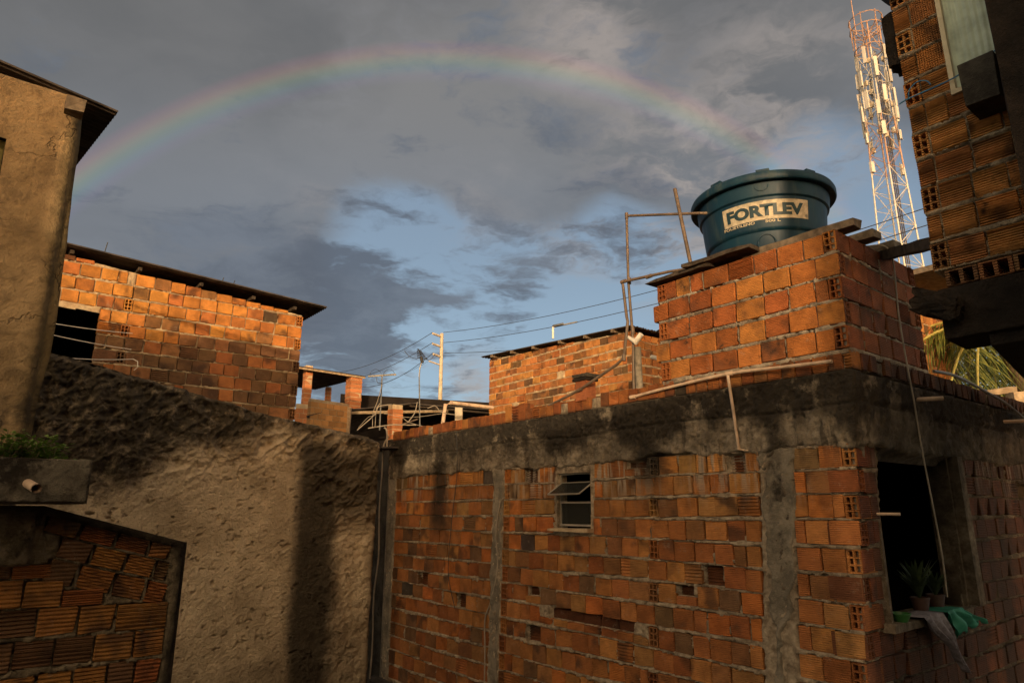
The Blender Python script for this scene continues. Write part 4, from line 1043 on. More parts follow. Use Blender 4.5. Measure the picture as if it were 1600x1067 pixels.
# ------------------------------------------------------------------ rough rendered wall
Gw = Wall(GO, V)
RW = thing('rendered_wall', (GO.x, GO.y, GZ), 'long rough cement-rendered wall with sloping top, black mould and a light bare patch', 'wall')
gtop = lambda S: 0.87 - 0.175 * S + 0.03 * np.sin(np.asarray(S) * 1.7 + 1) + 0.05 * (fbm(np.asarray(S, float) * 2.5, np.asarray(S, float) * 0, 5, 4, 0.6) - 0.5) - 0.10 * sstep(np.asarray(S, float), -0.30, 0.0) ** 2
def gh(S, Z):
    dep = 0.87 - 0.175 * S - Z
    lim = 0.55 + 0.55 * sstep(-S, 0.9, 3.2) + 0.7 * sstep(S, -1.2, -0.6)
    k = np.clip(1 - sstep(dep, lim * 0.55, lim * 1.35) + 0.0, 0, 1)
    wx = S + 0.12 * fbm(S * 3, Z * 3, 3, 2); wz = Z + 0.12 * fbm(S * 3 + 5, Z * 3, 8, 2)
    a = (wx * 0.75 + wz * 0.66); b = (-wx * 0.66 + wz * 0.75)
    st = 1 - np.abs(2 * fbm(a * 5.0 + 1.2 * fbm(S * 4, Z * 4, 77, 2), b * 7.0, 21, 4, 0.55) - 1) * 2.4                   # trowel ridges
    lump = fbm(S * 6, Z * 6, 33, 4, 0.55) - 0.5; fine = fbm(S * 26, Z * 26, 37, 3, 0.6) - 0.5
    fl = 1 - np.abs(2 * fbm(a * 9, b * 16, 23, 3, 0.55) - 1) * 2
    gr = fbm(S * 42, Z * 42, 91, 3, 0.7) - 0.5
    H = k * (0.050 * st + 0.10 * lump + 0.034 * fine + 0.024 * fl * (0.4 + lump) + 0.026 * gr)
    # smoother float finish below with chips and shallow sweeps
    sw = fbm(S * 1.6, Z * 7, 41, 3, 0.5) - 0.5; ch = fbm(S * 15, Z * 22, 47, 3, 0.6)
    H += (1 - k) * (0.012 * sw + 0.008 * fine + 0.012 * gr - 0.024 * sstep(ch, 0.71, 0.76) + 0.010 * lump)
    blo = sstep(S, -1.0, -0.6) * sstep(-Z, 0.1, 0.6)
    H += blo * 0.07 * lump
    H -= 0.16 * sstep(S, -0.14, 0.0) ** 2 * 1.0
    H -= 0.08 * np.clip(1 - dep / 0.06, 0, 1) ** 2
    return H
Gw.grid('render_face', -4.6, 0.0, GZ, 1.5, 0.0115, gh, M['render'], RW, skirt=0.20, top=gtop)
m = MB(); ss_ = np.linspace(-4.6, -0.02, 40); vs = []
for s in ss_:
    tz_ = float(gtop(np.array([s]))[0]) - 0.02
    vs += [Gw.pt(s, tz_, -0.06), Gw.pt(s, tz_ - 0.01, -0.24), Gw.pt(s, GZ, -0.24)]
fs = []
for i in range(39): b = i * 3; fs += [(b, b + 3, b + 4, b + 1), (b + 1, b + 4, b + 5, b + 2)]
m.add(vs, fs).build('wall_back', M['dark_concrete'], RW)

# ------------------------------------------------------------------ sunlit brick house on the left
LO = at(475, 480, 10.0); Lw = Wall(LO, V)
LH = thing('brick_house', (LO.x, LO.y, GZ), 'small sunlit orange brick house under a dark corrugated roof, dark window at its left', 'house')
lwin = (-3.5, -2.56, 1.72, 2.36)
ltop = lambda s: 2.80 - 0.075 * s
lb = lay(-3.6, 0.0, 1.06, 3.12, 0.205, 0.1715, rnd, 0.022, hollow=(-2.27,), zones=[lwin], top=ltop, endr=1, wav=0.006, kinds=(('smooth', 12), ('chip', 1.6), ('ridged', 0.3)))
lb = [q for q in lb if q[4] != 'hollow' or q[0] > -0.3 or 1.5 < q[2] < 2.75]
Lw.grid('mortar_wall', -3.6, 0.0, 0.6, 3.0, 0.016, holes_h(lb, 61, 0.010, -0.002), M['mortar_sun'], LH, cut=[lwin], top=lambda S: 2.80 - 0.075 * S)
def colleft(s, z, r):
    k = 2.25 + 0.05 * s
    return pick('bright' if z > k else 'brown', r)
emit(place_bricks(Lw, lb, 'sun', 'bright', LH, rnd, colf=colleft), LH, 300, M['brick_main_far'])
dark_box('inner_room', Lw, -3.55, -0.1, 0.7, 2.80, 0.13, 2.6, M['interior'], LH)
m = MB(); m.box(Lw.pt(-1.8, -0.85, -0.1), (3.55, 0.16, 2.9), Lw.X, Lw.Y); m.box(Lw.pt(-0.07, 0.2, -1.45), (0.12, 2.5, 5.1), Lw.X, Lw.Y); m.build('rendered_base', M['mortar_sun'], LH)
ex = V * 1.0 - ZV * 0.052
corrugated('roof', Lw.pt(-3.75, 3.155, 0.16), U, ex, 2.9, 4.05, 0.076, 0.011, M['roof'], LH, 0.012, 0.02, 3)
for k, s in enumerate((-2.95, -2.2, -1.45, -0.75, -0.15)):
    MB().box(Lw.pt(s, 2.86 - 0.066 * s, -0.9), (0.045, 1.9, 0.045), Lw.X, Lw.Y).build('rafter', M['wood_dark'], LH)
for (s, h) in ((-2.62, 0.13), (-1.05, 0.06), (-1.2, 0.06)): MB().tube([Lw.pt(s, 2.95 - 0.06 * s, 0.05), Lw.pt(s + .02, 2.98 - 0.06 * s + h, 0.05)], 0.006, 5).build('rebar', M['wire'], LH)
for i, (p, q, l) in enumerate((((74, 500), (207, 521), 'upper'), ((76, 518), (205, 546), 'middle'), ((112, 556), (208, 561), 'lower'))):
    a, b = at(*p, 8.9), at(*q, 9.25)
    pts = sagwire(a - (b - a) * 0.6, b, 0.03)
    if l == 'lower': pts += [b + Vector((0.06, 0, -0.03)), b + Vector((0.07, 0, -0.10)), b + Vector((0.03, 0, -0.14))]
    tag(MB().tube(pts, 0.0055, 5).build('clothes_line', M['white_pipe']), l + ' white line strung across the dark window of the sunlit house', 'line', 'lines across the dark window')

# ------------------------------------------------------------------ brick house in the middle distance
CO = at(985, 520, 11.53); Cw = Wall(CO, -U); Cs = Wall(CO, V)
CH = thing('brick_house', (CO.x, CO.y, GZ), 'sunlit orange brick house with low dark roof behind the upright brown pipes', 'house')
ctop = lambda s: 3.06 - 0.05 * s
cb = lay(-4.18, 0.0, 1.72, 3.36, lambda x: 0.19 - 0.022 * x, 0.149, rnd, 0.026, top=ctop, endr=0, wav=0.012, kinds=(('smooth', 9), ('chip', 3), ('ridged', 0.3)))
cb = [q for q in cb if not (q[4] != 'hollow' and rr.random() < 0.015)]
Cw.grid('mortar_wall', -4.18, 0.0, 1.2, 3.2, 0.018, holes_h(cb, 63, 0.012, -0.001), M['mortar_sun'], CH, top=lambda S: 3.06 - 0.05 * S)
cs_ = lay(0.0, 2.0, 1.72, 3.36, 0.175, 0.149, rnd, 0.026, top=lambda s: 3.05, endl=1, wav=0.012, kinds=(('smooth', 9), ('chip', 3)))
Cs.grid('mortar_wall', 0.0, 2.0, 1.2, 3.05, 0.018, holes_h(cs_, 65, 0.012, -0.001), M['mortar_sun'], CH)
ob_ = place_bricks(Cw, cb, 'sun', 'center', CH, rnd) + place_bricks(Cs, cs_, 'sun', 'center', CH, rnd)
emit(ob_, CH, 300, M['brick_main_far'])
MB().box(Cw.pt(-2.1, -0.55, -1.1), (4.1, 2.0, 3.6), Cw.X, Cw.Y).build('rendered_base', M['mortar_sun'], CH)
MB().box(Cw.pt(-2.1, 2.1, -1.1), (4.0, 1.9, 1.8), Cw.X, Cw.Y).build('core', M['interior'], CH)
corrugated('roof', Cw.pt(0.14, 3.10, 0.14), V, (U + ZV * 0.052), 2.3, 4.45, 0.076, 0.011, M['roof'], CH, 0.012, 0.02, 5)
for s in (-3.9, -3.2, -2.5, -1.7, -1.0, -0.3): MB().box(Cw.pt(s, 3.075 - 0.05 * s, -0.2), (0.06, 0.7, 0.06), Cw.X, Cw.Y).build('rafter', M['wood'], CH)
AN = thing('roof_antenna', at(864, 527, 12.9), 'small white post with a bar antenna on the roof of the middle house', 'antenna')
a = at(864, 529, 12.9); b = at(864, 511, 12.9)
MB().tube([a, b], 0.022, 6).build('post', M['white_pipe'], AN); MB().tube([b, at(902, 503, 12.7)], 0.016, 6).build('bar', M['steel'], AN)
MB().tube([b + Vector((0, 0, .02)), at(880, 506, 12.7)], 0.024, 6).build('clamp', M['steel'], AN)

# ------------------------------------------------------------------ terrace and low roofs in the distance
def stack_pillar(name, p, w, z0, z1, parent, ph=0.15, seed=1):
    r = random.Random(seed); n = int((z1 - z0) / ph); m = MB(); k = MB()
    for i in range(n):
        c = Vector((p.x, p.y, z0 + (i + 0.5) * ph))
        m.box(c, (w * r.uniform(.94, 1.04), w, ph * 0.86), U, V, jit=0.004, rng=r)
    o = m.build('brick_pillar', M['brick_flat'], parent)
    k.box(Vector((p.x, p.y, (z0 + z1) / 2)), (w * 0.93, w * 0.93, z1 - z0), U, V); k.build('mortar', M['mortar_sun'], o)
def flatbrick(name, base):
    m_, t, bs = newmat(name); g_ = t.new('ShaderNodeNewGeometry'); rp = g_.outputs['Random Per Island']; P = g_.outputs['Position']
    c = t.mix(rp, base, tuple(q * 0.5 for q in base)); c = t.mix(t.ss(t.noise(P, 9, 3), 0.4, 0.7), c, tuple(q * 0.7 for q in base))
    t.put(bs.inputs['Base Color'], c); bs.inputs['Roughness'].default_value = 0.9; return m_
M['brick_flat'] = flatbrick('brick_far_small', (0.55, 0.20, 0.07)); M['brick_yellow'] = flatbrick('brick_far_yellow', (0.60, 0.30, 0.10))
TE = thing('terrace', at(520, 634, 16), 'open roof terrace with orange brick posts under a thin dark roof beside the left house', 'terrace')
pA_ = at(455, 570, 15.0); pB_ = at(571, 588, 15.6)
exx = (pB_ - pA_); dpt = (at(487, 609, 18.6) - pB_).normalized()
corrugated('roof', pA_, dpt, exx.normalized(), 3.0, exx.length, 0.12, 0.012, M['roof'], TE, 0.015)
MB().tube([pA_ + dpt * 0.02 - ZV * .03, pB_ + dpt * 0.02 - ZV * .03], 0.025, 4).build('eave_batten', M['wood_pale'], TE)
stack_pillar('p', at(480, 600, 15.4), 0.16, 2.2, 3.13, TE, 0.10, 1)
stack_pillar('p', at(513, 610, 17.4), 0.12, 2.3, 3.02, TE, 0.10, 2)
stack_pillar('p', at(553, 600, 15.7), 0.28, 2.2, 3.02, TE, 0.10, 3)
def small_wall(name, a, b, z0, z1, parent, mat, w=0.12, ph=0.11, pw=0.17, seed=1, th=0.1):
    r = random.Random(seed); d = Vector((b.x - a.x, b.y - a.y, 0)); L = d.length; d.normalize(); y = Vector((-d.y, d.x, 0)); m = MB(); nr = int((z1 - z0) / ph)
    for i in range(nr):
        x = -pw * 0.5 * (i % 2)
        while x < L:
            x0 = max(x, 0); x1 = min(x + pw - 0.012, L)
            if x1 - x0 > 0.03: m.box(Vector((a.x, a.y, 0)) + d * (x0 + x1) / 2 + ZV * (z0 + (i + .5) * ph), (x1 - x0, th + r.uniform(0, 0.012), ph - 0.012), d, y, jit=0.002, rng=r)
            x += pw
    o = m.build('brickwork', mat, parent); o['kind'] = 'stuff'
    MB().box(Vector((a.x, a.y, 0)) + d * L / 2 + ZV * (z0 + z1) / 2, (L * 0.995, th * 0.9, z1 - z0), d, y).build('mortar', M['mortar_sun'], parent)
small_wall('w', at(462, 640, 15.3), at(548, 640, 15.5), 1.6, 2.25, TE, M['brick_flat'])
MB().box(at(510, 700, 16.5) * 1.0 + ZV * 0, (2.6, 2.2, 0.1)).build('floor_slab', M['dark_concrete'], TE)
o = bpy.data.objects
SHD = thing('low_shed', at(640, 650, 14), 'low dark-roofed shed between the terrace and the middle house', 'shed')
a = at(482, 652, 13.0); b = at(542, 640, 13.5)
small_wall('w', a, b, 1.2, 2.02, SHD, M['brick_yellow'], seed=3)
MB().box(at(543, 660, 13.5), (0.10, 0.12, 0.6), jit=0.01).build('post', M['wood_pale'], SHD)
r0 = at(478, 650, 12.9); r1 = at(535, 634, 13.4); r2 = at(650, 629, 14.6); r3 = at(775, 640, 15.4)
for i, (p, q, z_) in enumerate(((r0, r1, 0), (at(543, 640, 13.9), r2, 0.0), (at(640, 630, 14.7), r3, 0))):
    e_ = (q - p); corrugated('roof_sheet', p, Vector((0.1, 1, 0.02)), e_.normalized(), 3.2, e_.length + 0.05, 0.12, 0.012, M['roof'], SHD, 0.02, 0.04, i)
MB().tube([at(535, 645, 13.9), at(700, 642, 14.9)], 0.03, 4).build('roof_beam', M['wood_pale'], SHD)
MB().tube([at(640, 634, 14.4), at(775, 646, 15.2)], 0.02, 4).build('roof_beam', M['wood_dark'], SHD)
dk = MB(); pa, pb = at(530, 650, 16.4), at(790, 650, 17.4)
dk.add([(pa.x, pa.y, 0.2), (pb.x, pb.y, 0.2), (pb.x, pb.y, 2.7), (pa.x, pa.y, 2.7)], [(0, 1, 2, 3)]).build('back_wall', M['interior'], SHD)
stack_pillar('p', at(617, 660, 13.2), 0.22, 1.3, 1.98, SHD, 0.10, 5)
MB().box(at(717, 650, 13.6), (0.15, 0.12, 0.34), jit=0.008).build('stub_post', M['pole'], SHD)
pipe([at(691, 668, 12.2), at(696, 632, 12.4), at(704, 629, 12.4), at(770, 637, 12.9)], 0.036, M['pipe_pale'], 'thick pale drain pipe with an elbow on the low shed')
pipe([at(628, 663, 12.0), at(652, 655, 12.2)], 0.014, M['pipe_brown'], 'short thin brown stick lying on the low shed beside the masts', 'stick', 'stick')
for i, pts in enumerate(([(558, 672), (585, 648), (592, 635), (612, 632)], [(582, 668), (583, 645), (590, 626), (597, 600)], [(586, 668), (588, 640), (594, 630)], [(637, 660), (648, 645), (652, 628)], [(575, 669), (610, 664), (650, 664)],
                         [(600, 646), (640, 652), (690, 646)], [(626, 650), (640, 660), (662, 666)], [(668, 638), (680, 634), (690, 644), (712, 648)], [(600, 668), (604, 672), (605, 690), (604, 700)], [(560, 668), (575, 652), (583, 650)])):
    tag(MB().tube(smoothpath([at(*p, 11.0 - (i == 8) * 1.9 + 0.05 * i) for p in pts], 5), (0.008, 0.005, 0.005, 0.008, 0.009, 0.004, 0.005, 0.007, 0.012, 0.004)[i], 5).build('cable', M['cable']), ('thick pale cable climbing beside the T-shaped antenna', 'pale cable rising up along the T-shaped antenna mast', 'short pale cable at the foot of the T-shaped antenna',
        'pale cable beside the spiky antenna mast', 'pale cable lying flat along the end of the brick house roof', 'thin slack cable crossing in front of the dark shed', 'thin cable at the foot of the spiky antenna mast', 'looped pale cable left of the thick drain pipe',
        'pale cable bending over the left end of the stained beam', 'thin cable at the foot of the lit yellow brick wall')[i], 'cable')
# antennas
A1 = thing('tv_antenna', at(594, 666, 12.0), 'T-shaped rooftop antenna with a flat crossbar and wire loops', 'antenna')
MB().tube([at(593, 672, 12.0), at(597, 588, 12.0)], 0.013, 6).build('mast', M['steel'], A1)
MB().tube([at(575, 588, 12.0), at(619, 585, 12.0)], 0.017, 6).build('crossbar', M['steel'], A1)
for c in (587, 608):
    MB().tube([at(c + 9 * cos(q), 587 - 10 * sin(q), 12.0) for q in np.linspace(0.1, pi - 0.1, 12)], 0.004, 4).build('loop', M['wire'], A1)
MB().tube(smoothpath([at(588, 590, 11.98), at(590, 598, 11.98), at(597, 600, 11.98), at(594, 620, 11.98), at(586, 640, 11.98)], 4), 0.006, 4).build('lead', M['wire'], A1)
A2 = thing('tv_antenna', at(656, 664, 12.0), 'spiky black fishbone antenna on a bent thin mast', 'antenna')
MB().tube([at(656, 666, 12), at(655, 590, 12), at(656, 575, 12), at(659, 565, 12)], 0.012, 6).build('mast', M['steel'], A2)
MB().tube([at(660, 567, 12), at(658, 558, 12)], 0.030, 8).build('bracket', M['wire'], A2)
MB().tube([at(660, 562, 12), at(654, 545, 12)], 0.010, 5).build('boom', M['wire'], A2)
for k in range(6):
    t_ = k / 5; cx, cy = 655 + 4 * t_, 547 + 12 * t_; l = 4 + 5 * t_
    MB().tube([at(cx - l * .8, cy - 1.5 + 1.5 * t_, 12.1), at(cx + l, cy + 2.5, 11.9)], 0.009, 4).build('element', M['wire'], A2)
MB().tube(smoothpath([at(632, 548, 12), at(640, 557, 12), at(652, 561, 12)], 4), 0.006, 4).build('lead', M['wire'], A2)
MB().tube(smoothpath([at(661, 560, 12), at(672, 562, 12), at(680, 553, 12)], 4), 0.006, 4).build('lead', M['wire'], A2)
# utility pole and wires
UP = thing('utility_pole', Vector((at(689, 640, 30).x, at(689, 640, 30).y, GZ)), 'tall pale concrete utility pole with four short arms on its left', 'pole')
pt_ = at(690.5, 521, 30); pbm = Vector((pt_.x, pt_.y, GZ))
MB().tube([pbm, pt_], [0.14, 0.075], 10).build('shaft', M['pole'], UP, True)
arms = []
for (y, l) in ((522, 14), (538, 14), (554, 13), (567, 20)):
    a = at(690, y + 4, 30); b = at(690 - l, y + (-1 if l != 20 else -3), 29.6); MB().tube([a, b], 0.055 if l < 20 else 0.035, 5).build('arm', M['pole'], UP); arms.append(b)
ends = [at(1480, 314, 16), at(1480, 342, 16), at(1480, 420, 15.5)]
for i, (a, e, lab, far) in enumerate(zip(arms[:3], ends, ('highest', 'second', 'third'), ((505, 583), (505, 598), (560, 604)))):
    a = a + Vector((0.5, 0, 0.05)); f = at(*far, 44)
    tag(MB().tube(sagwire(a, e, 0.45) + [], 0.013, 4).build('power_line', M['wire']), lab + ' black power line from the utility pole to the right above the middle house', 'power line', 'power lines right of the utility pole')
    tag(MB().tube(sagwire(a - Vector((.5, 0, 0)), f, 0.5), 0.016, 4).build('power_line', M['wire']), lab + ' black power line from the utility pole down to the left behind the terrace', 'power line', 'power lines left of the utility pole')
tag(MB().tube(sagwire(arms[3], at(540, 612, 44), 0.3) , 0.008, 4).build('phone_line', M['wire']), 'faint thin line from the lowest arm of the utility pole', 'power line')

# ------------------------------------------------------------------ telecom tower
def tower():
    D = 60.0; ctr = at(1392, 300, D); cxy = Vector((ctr.x, ctr.y, 0)); top = at(1362, 12, hypot(ctr.x, ctr.y)).z - 2.0
    T_ = thing('telecom_tower', (cxy.x, cxy.y, GZ), 'tall red and white lattice telecom tower crowded with antennas near its top', 'tower')
    rot = radians(20); ax = Vector((cos(rot), sin(rot), 0)); ay = Vector((-sin(rot), cos(rot), 0))
    z25, z15 = ctr.z, at(1425, 480, D).z
    def hw(z): return 0.72 + max(0, (33.5 - z)) * 0.022
    zs = [GZ, 2, 6]; z = 9.0
    while z < top: zs.append(z); z += 1.62 + max(0, (30 - z)) * 0.02
    zs.append(top)
    def colr(z):
        for lo, hi, m_ in ((-9, 17.5, 'o'), (17.5, 27.0, 'w'), (27.0, 33.3, 'o'), (33.3, 38.5, 'w'), (38.5, 99, 'o')):
            if lo <= z < hi: return M['orange_paint'] if m_ == 'o' else M['white_paint']
    cor = [(-1, -1), (1, -1), (1, 1), (-1, 1)]
    P = lambda z, a, b: cxy + (ax * a + ay * b) * hw(z) + ZV * z
    for i in range(len(zs) - 1):
        z0, z1 = zs[i], zs[i + 1]; mt = colr((z0 + z1) / 2)
        for k, (a, b) in enumerate(cor):
            a2, b2 = cor[(k + 1) % 4]
            MB().tube([P(z0, a, b), P(z1, a, b)], 0.068, 6).build('leg', mt, T_)
            if z0 < 6: continue
            MB().tube([P(z0, a, b), P(z0, a2, b2)], 0.028, 4).build('brace', mt, T_)
            p, q = (P(z0, a, b), P(z1, a2, b2)) if (i + k) % 2 else (P(z1, a, b), P(z0, a2, b2))
            MB().tube([p, q], 0.030, 4).build('brace', mt, T_)
    ln = MB()
    for dx in (-0.2, 0.0, 0.2): ln.tube([cxy + ax * (dx + 0.3) - ay * 0.3 + ZV * GZ, cxy + ax * (dx + 0.3) - ay * 0.3 + ZV * (top - 3)], 0.045, 4)
    for k in range(90): ln.tube([cxy + ax * 0.1 - ay * 0.3 + ZV * (8 + k * 0.38), cxy + ax * 0.5 - ay * 0.3 + ZV * (8 + k * 0.38)], 0.02, 3, False)
    ln.build('cable_ladder', M['tower_dark'], T_)
    # top platform with railing
    for zz, w in ((top - 0.1, 1.35), (top + 0.9, 1.35), (top - 2.2, 1.2)):
        rg = [cxy + (ax * cos(q) + ay * sin(q)) * w + ZV * zz for q in np.linspace(0, 2 * pi, 13)]
        MB().tube(rg, 0.05, 4, False).build('rail', M['orange_paint'], T_)
    for q in np.linspace(0, 2 * pi, 8)[:-1]:
        p = cxy + (ax * cos(q) + ay * sin(q)) * 1.35; MB().tube([p + ZV * (top - 1.4), p + ZV * (top + 1.0 + 0.8 * (q < 1.5))], 0.04, 4).build('rail_post', M['orange_paint'], T_)
        MB().tube([p + ZV * top, cxy + ZV * (top - 0.9)], 0.04, 4).build('strut', M['orange_paint'], T_)
    MB().tube([cxy - ax * 1.3 + ZV * (top - 1), cxy - ax * 1.35 + ZV * (top + 2.6)], 0.045, 5).build('lightning_rod', M['orange_paint'], T_)
    # sector antennas: bracket poles, panels, radio units
    r = random.Random(5)
    for (zz, n_, R_, hh, off) in ((38.6, 4, 1.1, 1.7, 0.3), (36.6, 6, 1.2, 2.0, 0.9), (34.4, 6, 1.25, 1.8, 0.1), (32.6, 6, 1.35, 1.6, 0.7), (30.9, 5, 1.2, 1.2, 0.2)):
        for k in range(n_):
            q = off + 2 * pi * k / n_; d = ax * cos(q) + ay * sin(q); e = Vector((-d.y, d.x, 0)); c = cxy + d * R_ + ZV * (zz + r.uniform(-.4, .4))
            pl = MB().tube([c - ZV * hh * 0.75, c + ZV * hh * 0.75], 0.045, 5).build('antenna_pole', M['steel'], T_)
            for s_ in (-0.4, 0.4): MB().tube([c + ZV * s_ * hh, cxy + d * hw(zz) * 0.9 + ZV * (zz + s_ * hh)], 0.03, 4).build('bracket', M['steel'], T_)
            MB().box(c + d * 0.14, (0.14, r.choice((0.26, 0.3)), hh * r.uniform(0.7, 1.0)), d, e, ZV, jit=0.01).build('panel_antenna', M['white_paint'], T_)
            if r.random() < 0.7: MB().box(c - d * 0.2 + e * 0.15 - ZV * 0.5, (0.16, 0.3, 0.45), d, e, ZV).build('radio_unit', M['pole'], T_)
    for (zz, side, dd) in ((27.6, -1, 0.9), (28.0, 1, 0.7), (31.2, 1, 0.5)):
        c0 = cxy + ax * side * hw(zz); c = c0 + ax * side * dd
        for s_ in (-0.3, 0.3): MB().tube([c0 + ZV * (zz + s_), c + ZV * (zz + s_)], 0.03, 4).build('bracket', M['steel'], T_)
        MB().tube([c + ZV * (zz - 0.7), c + ZV * (zz + 0.7)], 0.04, 5).build('antenna_pole', M['steel'], T_)
        if zz > 31: MB().tube([c + ZV * (zz + .5) - ay * 0.1, c + ZV * (zz + .5) - ay * 0.35], [0.30, 0.26], 14).build('dish', M['white_paint'], T_)
        else: MB().box(c + ZV * zz - ay * 0.1 + ax * side * .1, (0.34, 0.22, 0.95), ax, ay, ZV, jit=.01).build('panel_antenna', M['white_paint'], T_)
tower()

# ------------------------------------------------------------------ combed brick wall of the tall house on the right
RO = at(1463, 455, 4.6); Rw = Wall(RO, -U)
RH = thing('tall_house', (RO.x, RO.y, GZ), 'tall combed-brick house overhanging at the right with pale corrugated shutter', 'house')
rz0, rzt = 1.395, 3.82
rwin = (0.262, 0.52, 2.47, 3.9)
rb = lay(0.0, 1.05, rz0, rzt, 0.188, 0.187, rnd, 0.024, endl=0, zones=[rwin], wav=0.004, kinds=(('ridged', 1),))
for q in rb:
    if q[0] < 0.15 and q[2] > 2.7 and q[4] == 'ridged' and rnd.random() < 0.9: pass
    if 0.08 < q[0] < 0.2 and q[2] > 2.55 and q[4] == 'ridged': q[4] = 'vridged'
Rw.grid('mortar_wall', 0.0, 1.05, rz0 - 0.01, rzt, 0.009, holes_h(rb, 73, 0.012, 0.004), M['mortar_right'], RH, cut=[rwin], skirt=0.13)
emit(place_bricks(Rw, rb, 'right', 'right', RH, rnd, depth=0.12, gain=1.3), RH, 300, M['brick_main_far'])
rowh = []
x = 0.06
while x < 1.0: rowh.append([x, x + 0.165, 1.285, 1.385, 'hollow_row']); x += 0.172
emit(place_bricks(Rw, rowh, 'right', 'brown', RH, rnd, depth=0.14, tilt=0.01), RH, 300, M['brick_main_far'])
MB().box(Rw.pt(0.55, 1.275, -0.35), (1.05, 0.6, 0.02), Rw.X, Rw.Y).build('floor_board', M['black_concrete'], RH)
hs = lambda seed: (lambda S, Z: 0.03 + 0.05 * (fbm(S * 5, Z * 5, seed, 4) - .5) + 0.02 * (fbm(S * 25, Z * 25, seed + 1, 3) - .5))
Rw.grid('floor_beam', 0.0, 1.3, 0.955, 1.285, 0.014, hs(5), M['dark_concrete'] if False else M['black_concrete'], RH, skirt=0.30)
MB().box(Rw.pt(0.65, 1.12, -0.17), (1.26, 0.28, 0.30), Rw.X, Rw.Y).build('beam_core', M['black_concrete'], RH)
bd = Vector((sin(radians(43)), cos(radians(43)), 0))
pz = Rw.pt(0.22, 0, -0.02); q_ = [pz, pz + bd * 3.6, pz + bd * 3.6 + (-U) * 2.2, pz + (-U) * 2.2]
MB().add([Vector((p.x, p.y, z)) for z in (0.90, 1.10) for p in q_], [(3, 2, 1, 0), (4, 5, 6, 7), (0, 1, 5, 4), (1, 2, 6, 5), (2, 3, 7, 6), (3, 0, 4, 7)]).build('floor_slab', M['black_concrete'], RH)
# rough beam end poking out to the left, and ragged roof edge at the top
def lump(name, c, size, X, Y, Z, mat, parent, seed, amp=0.25, n=7):
    r = random.Random(seed); c = Vector(c); vs = []; idx = {}; fs = []
    import itertools
    X = Vector(X).normalized(); Y = Vector(Y).normalized(); Z = Vector(Z).normalized()
    def vid(i, j, k):
        if (i, j, k) not in idx:
            p = Vector((i / n - .5, j / n - .5, k / n - .5)); s_ = p.normalized() * 0.5 if p.length else p
            p = p.lerp(s_, 0.22) + Vector([r.uniform(-1, 1) for _ in range(3)]) * amp / n * 0.9
            idx[i, j, k] = len(vs); vs.append(c + X * p.x * size[0] + Y * p.y * size[1] + Z * p.z * size[2])
        return idx[i, j, k]
    for a in range(n):
        for b in range(n):
            fs += [(vid(a, b, 0), vid(a, b + 1, 0), vid(a + 1, b + 1, 0), vid(a + 1, b, 0)), (vid(a, b, n), vid(a + 1, b, n), vid(a + 1, b + 1, n), vid(a, b + 1, n)),
                   (vid(a, 0, b), vid(a + 1, 0, b), vid(a + 1, 0, b + 1), vid(a, 0, b + 1)), (vid(a, n, b), vid(a, n, b + 1), vid(a + 1, n, b + 1), vid(a + 1, n, b)),
                   (vid(0, a, b), vid(0, a, b + 1), vid(0, a + 1, b + 1), vid(0, a + 1, b)), (vid(n, a, b), vid(n, a + 1, b), vid(n, a + 1, b + 1), vid(n, a, b + 1))]
    return MB().add(vs, fs).build(name, mat, parent)
lump('beam_end', at(1466, 478, 4.52), (0.25, 0.18, 0.15), (-U) * 1.0 - ZV * 0.55, V, ZV + (-U) * 0.3, M['black_concrete'], RH, 4, 0.5)
lump('roof_edge', Rw.pt(-0.03, 3.46, -0.10), (0.28, 0.3, 0.09), (-U) - ZV * 1.4, V, ZV, M['black_concrete'], RH, 6, 0.4)
lump('roof_edge', Rw.pt(0.0, 3.08, -0.12), (0.16, 0.2, 0.42), -U, V, ZV, M['black_concrete'], RH, 8, 0.3)
MB().box(Rw.pt(2.65, (GZ + 4.2) / 2, -0.15), (3.0, 0.30, 4.2 - GZ), Rw.X, Rw.Y).build('added_shade_wall', M['dark_concrete'], RH)  # unseen wall added to keep sky light off the brick house side
# shutter: cream frame and pale corrugated sheet
sf = MB()
sf.box(Rw.pt(0.275, 3.2, 0.0), (0.026, 0.05, 1.46), Rw.X, Rw.Y); sf.box(Rw.pt(0.385, 2.485, 0.0), (0.25, 0.05, 0.028), Rw.X, Rw.Y)
SHT = sf.build('shutter', M['cream_frame'], RH)
corrugated('shutter_sheet', Rw.pt(0.290, 2.50, -0.01), Rw.X, ZV, 0.24, 1.4, 0.036, 0.004, M['sheet'], SHT, 0.003)
MB().box(Rw.pt(0.60, 3.2, -0.02), (0.17, 0.10, 1.5), Rw.X, Rw.Y).build('jamb', M['black_concrete'], RH)
MB().box(Rw.pt(0.455, 2.385, 0.10), (0.17, 0.24, 0.27), Rw.X, Rw.Y, jit=0.006).build('ledge_block', M['dark_concrete'], RH)
lump('pier', at(1590, 200, 3.95) + (-U) * 0.30 - ZV * 0.15, (0.62, 0.30, 3.1), -U, V, ZV, M['black_concrete'], RH, 12, 0.30, 12)
cable([Rw.pt(-0.03, 2.56, 0.02), Rw.pt(0.04, 2.565, 0.03), Rw.pt(0.3, 2.56, 0.05), Rw.pt(0.55, 2.62, 0.06)], 0.005, M['blue_wire'], 'blue twine stretched across the combed brick wall', 'twine', 'twine')
cable([Rw.pt(0.03, 2.56, 0.03), Rw.pt(0.05, 2.61, 0.05), Rw.pt(0.10, 2.64, 0.05), Rw.pt(0.15, 2.62, 0.05), Rw.pt(0.17, 2.58, 0.05)], 0.004, M['blue_wire'], 'loose curled end of blue twine on the combed brick wall', 'twine', 'twine')

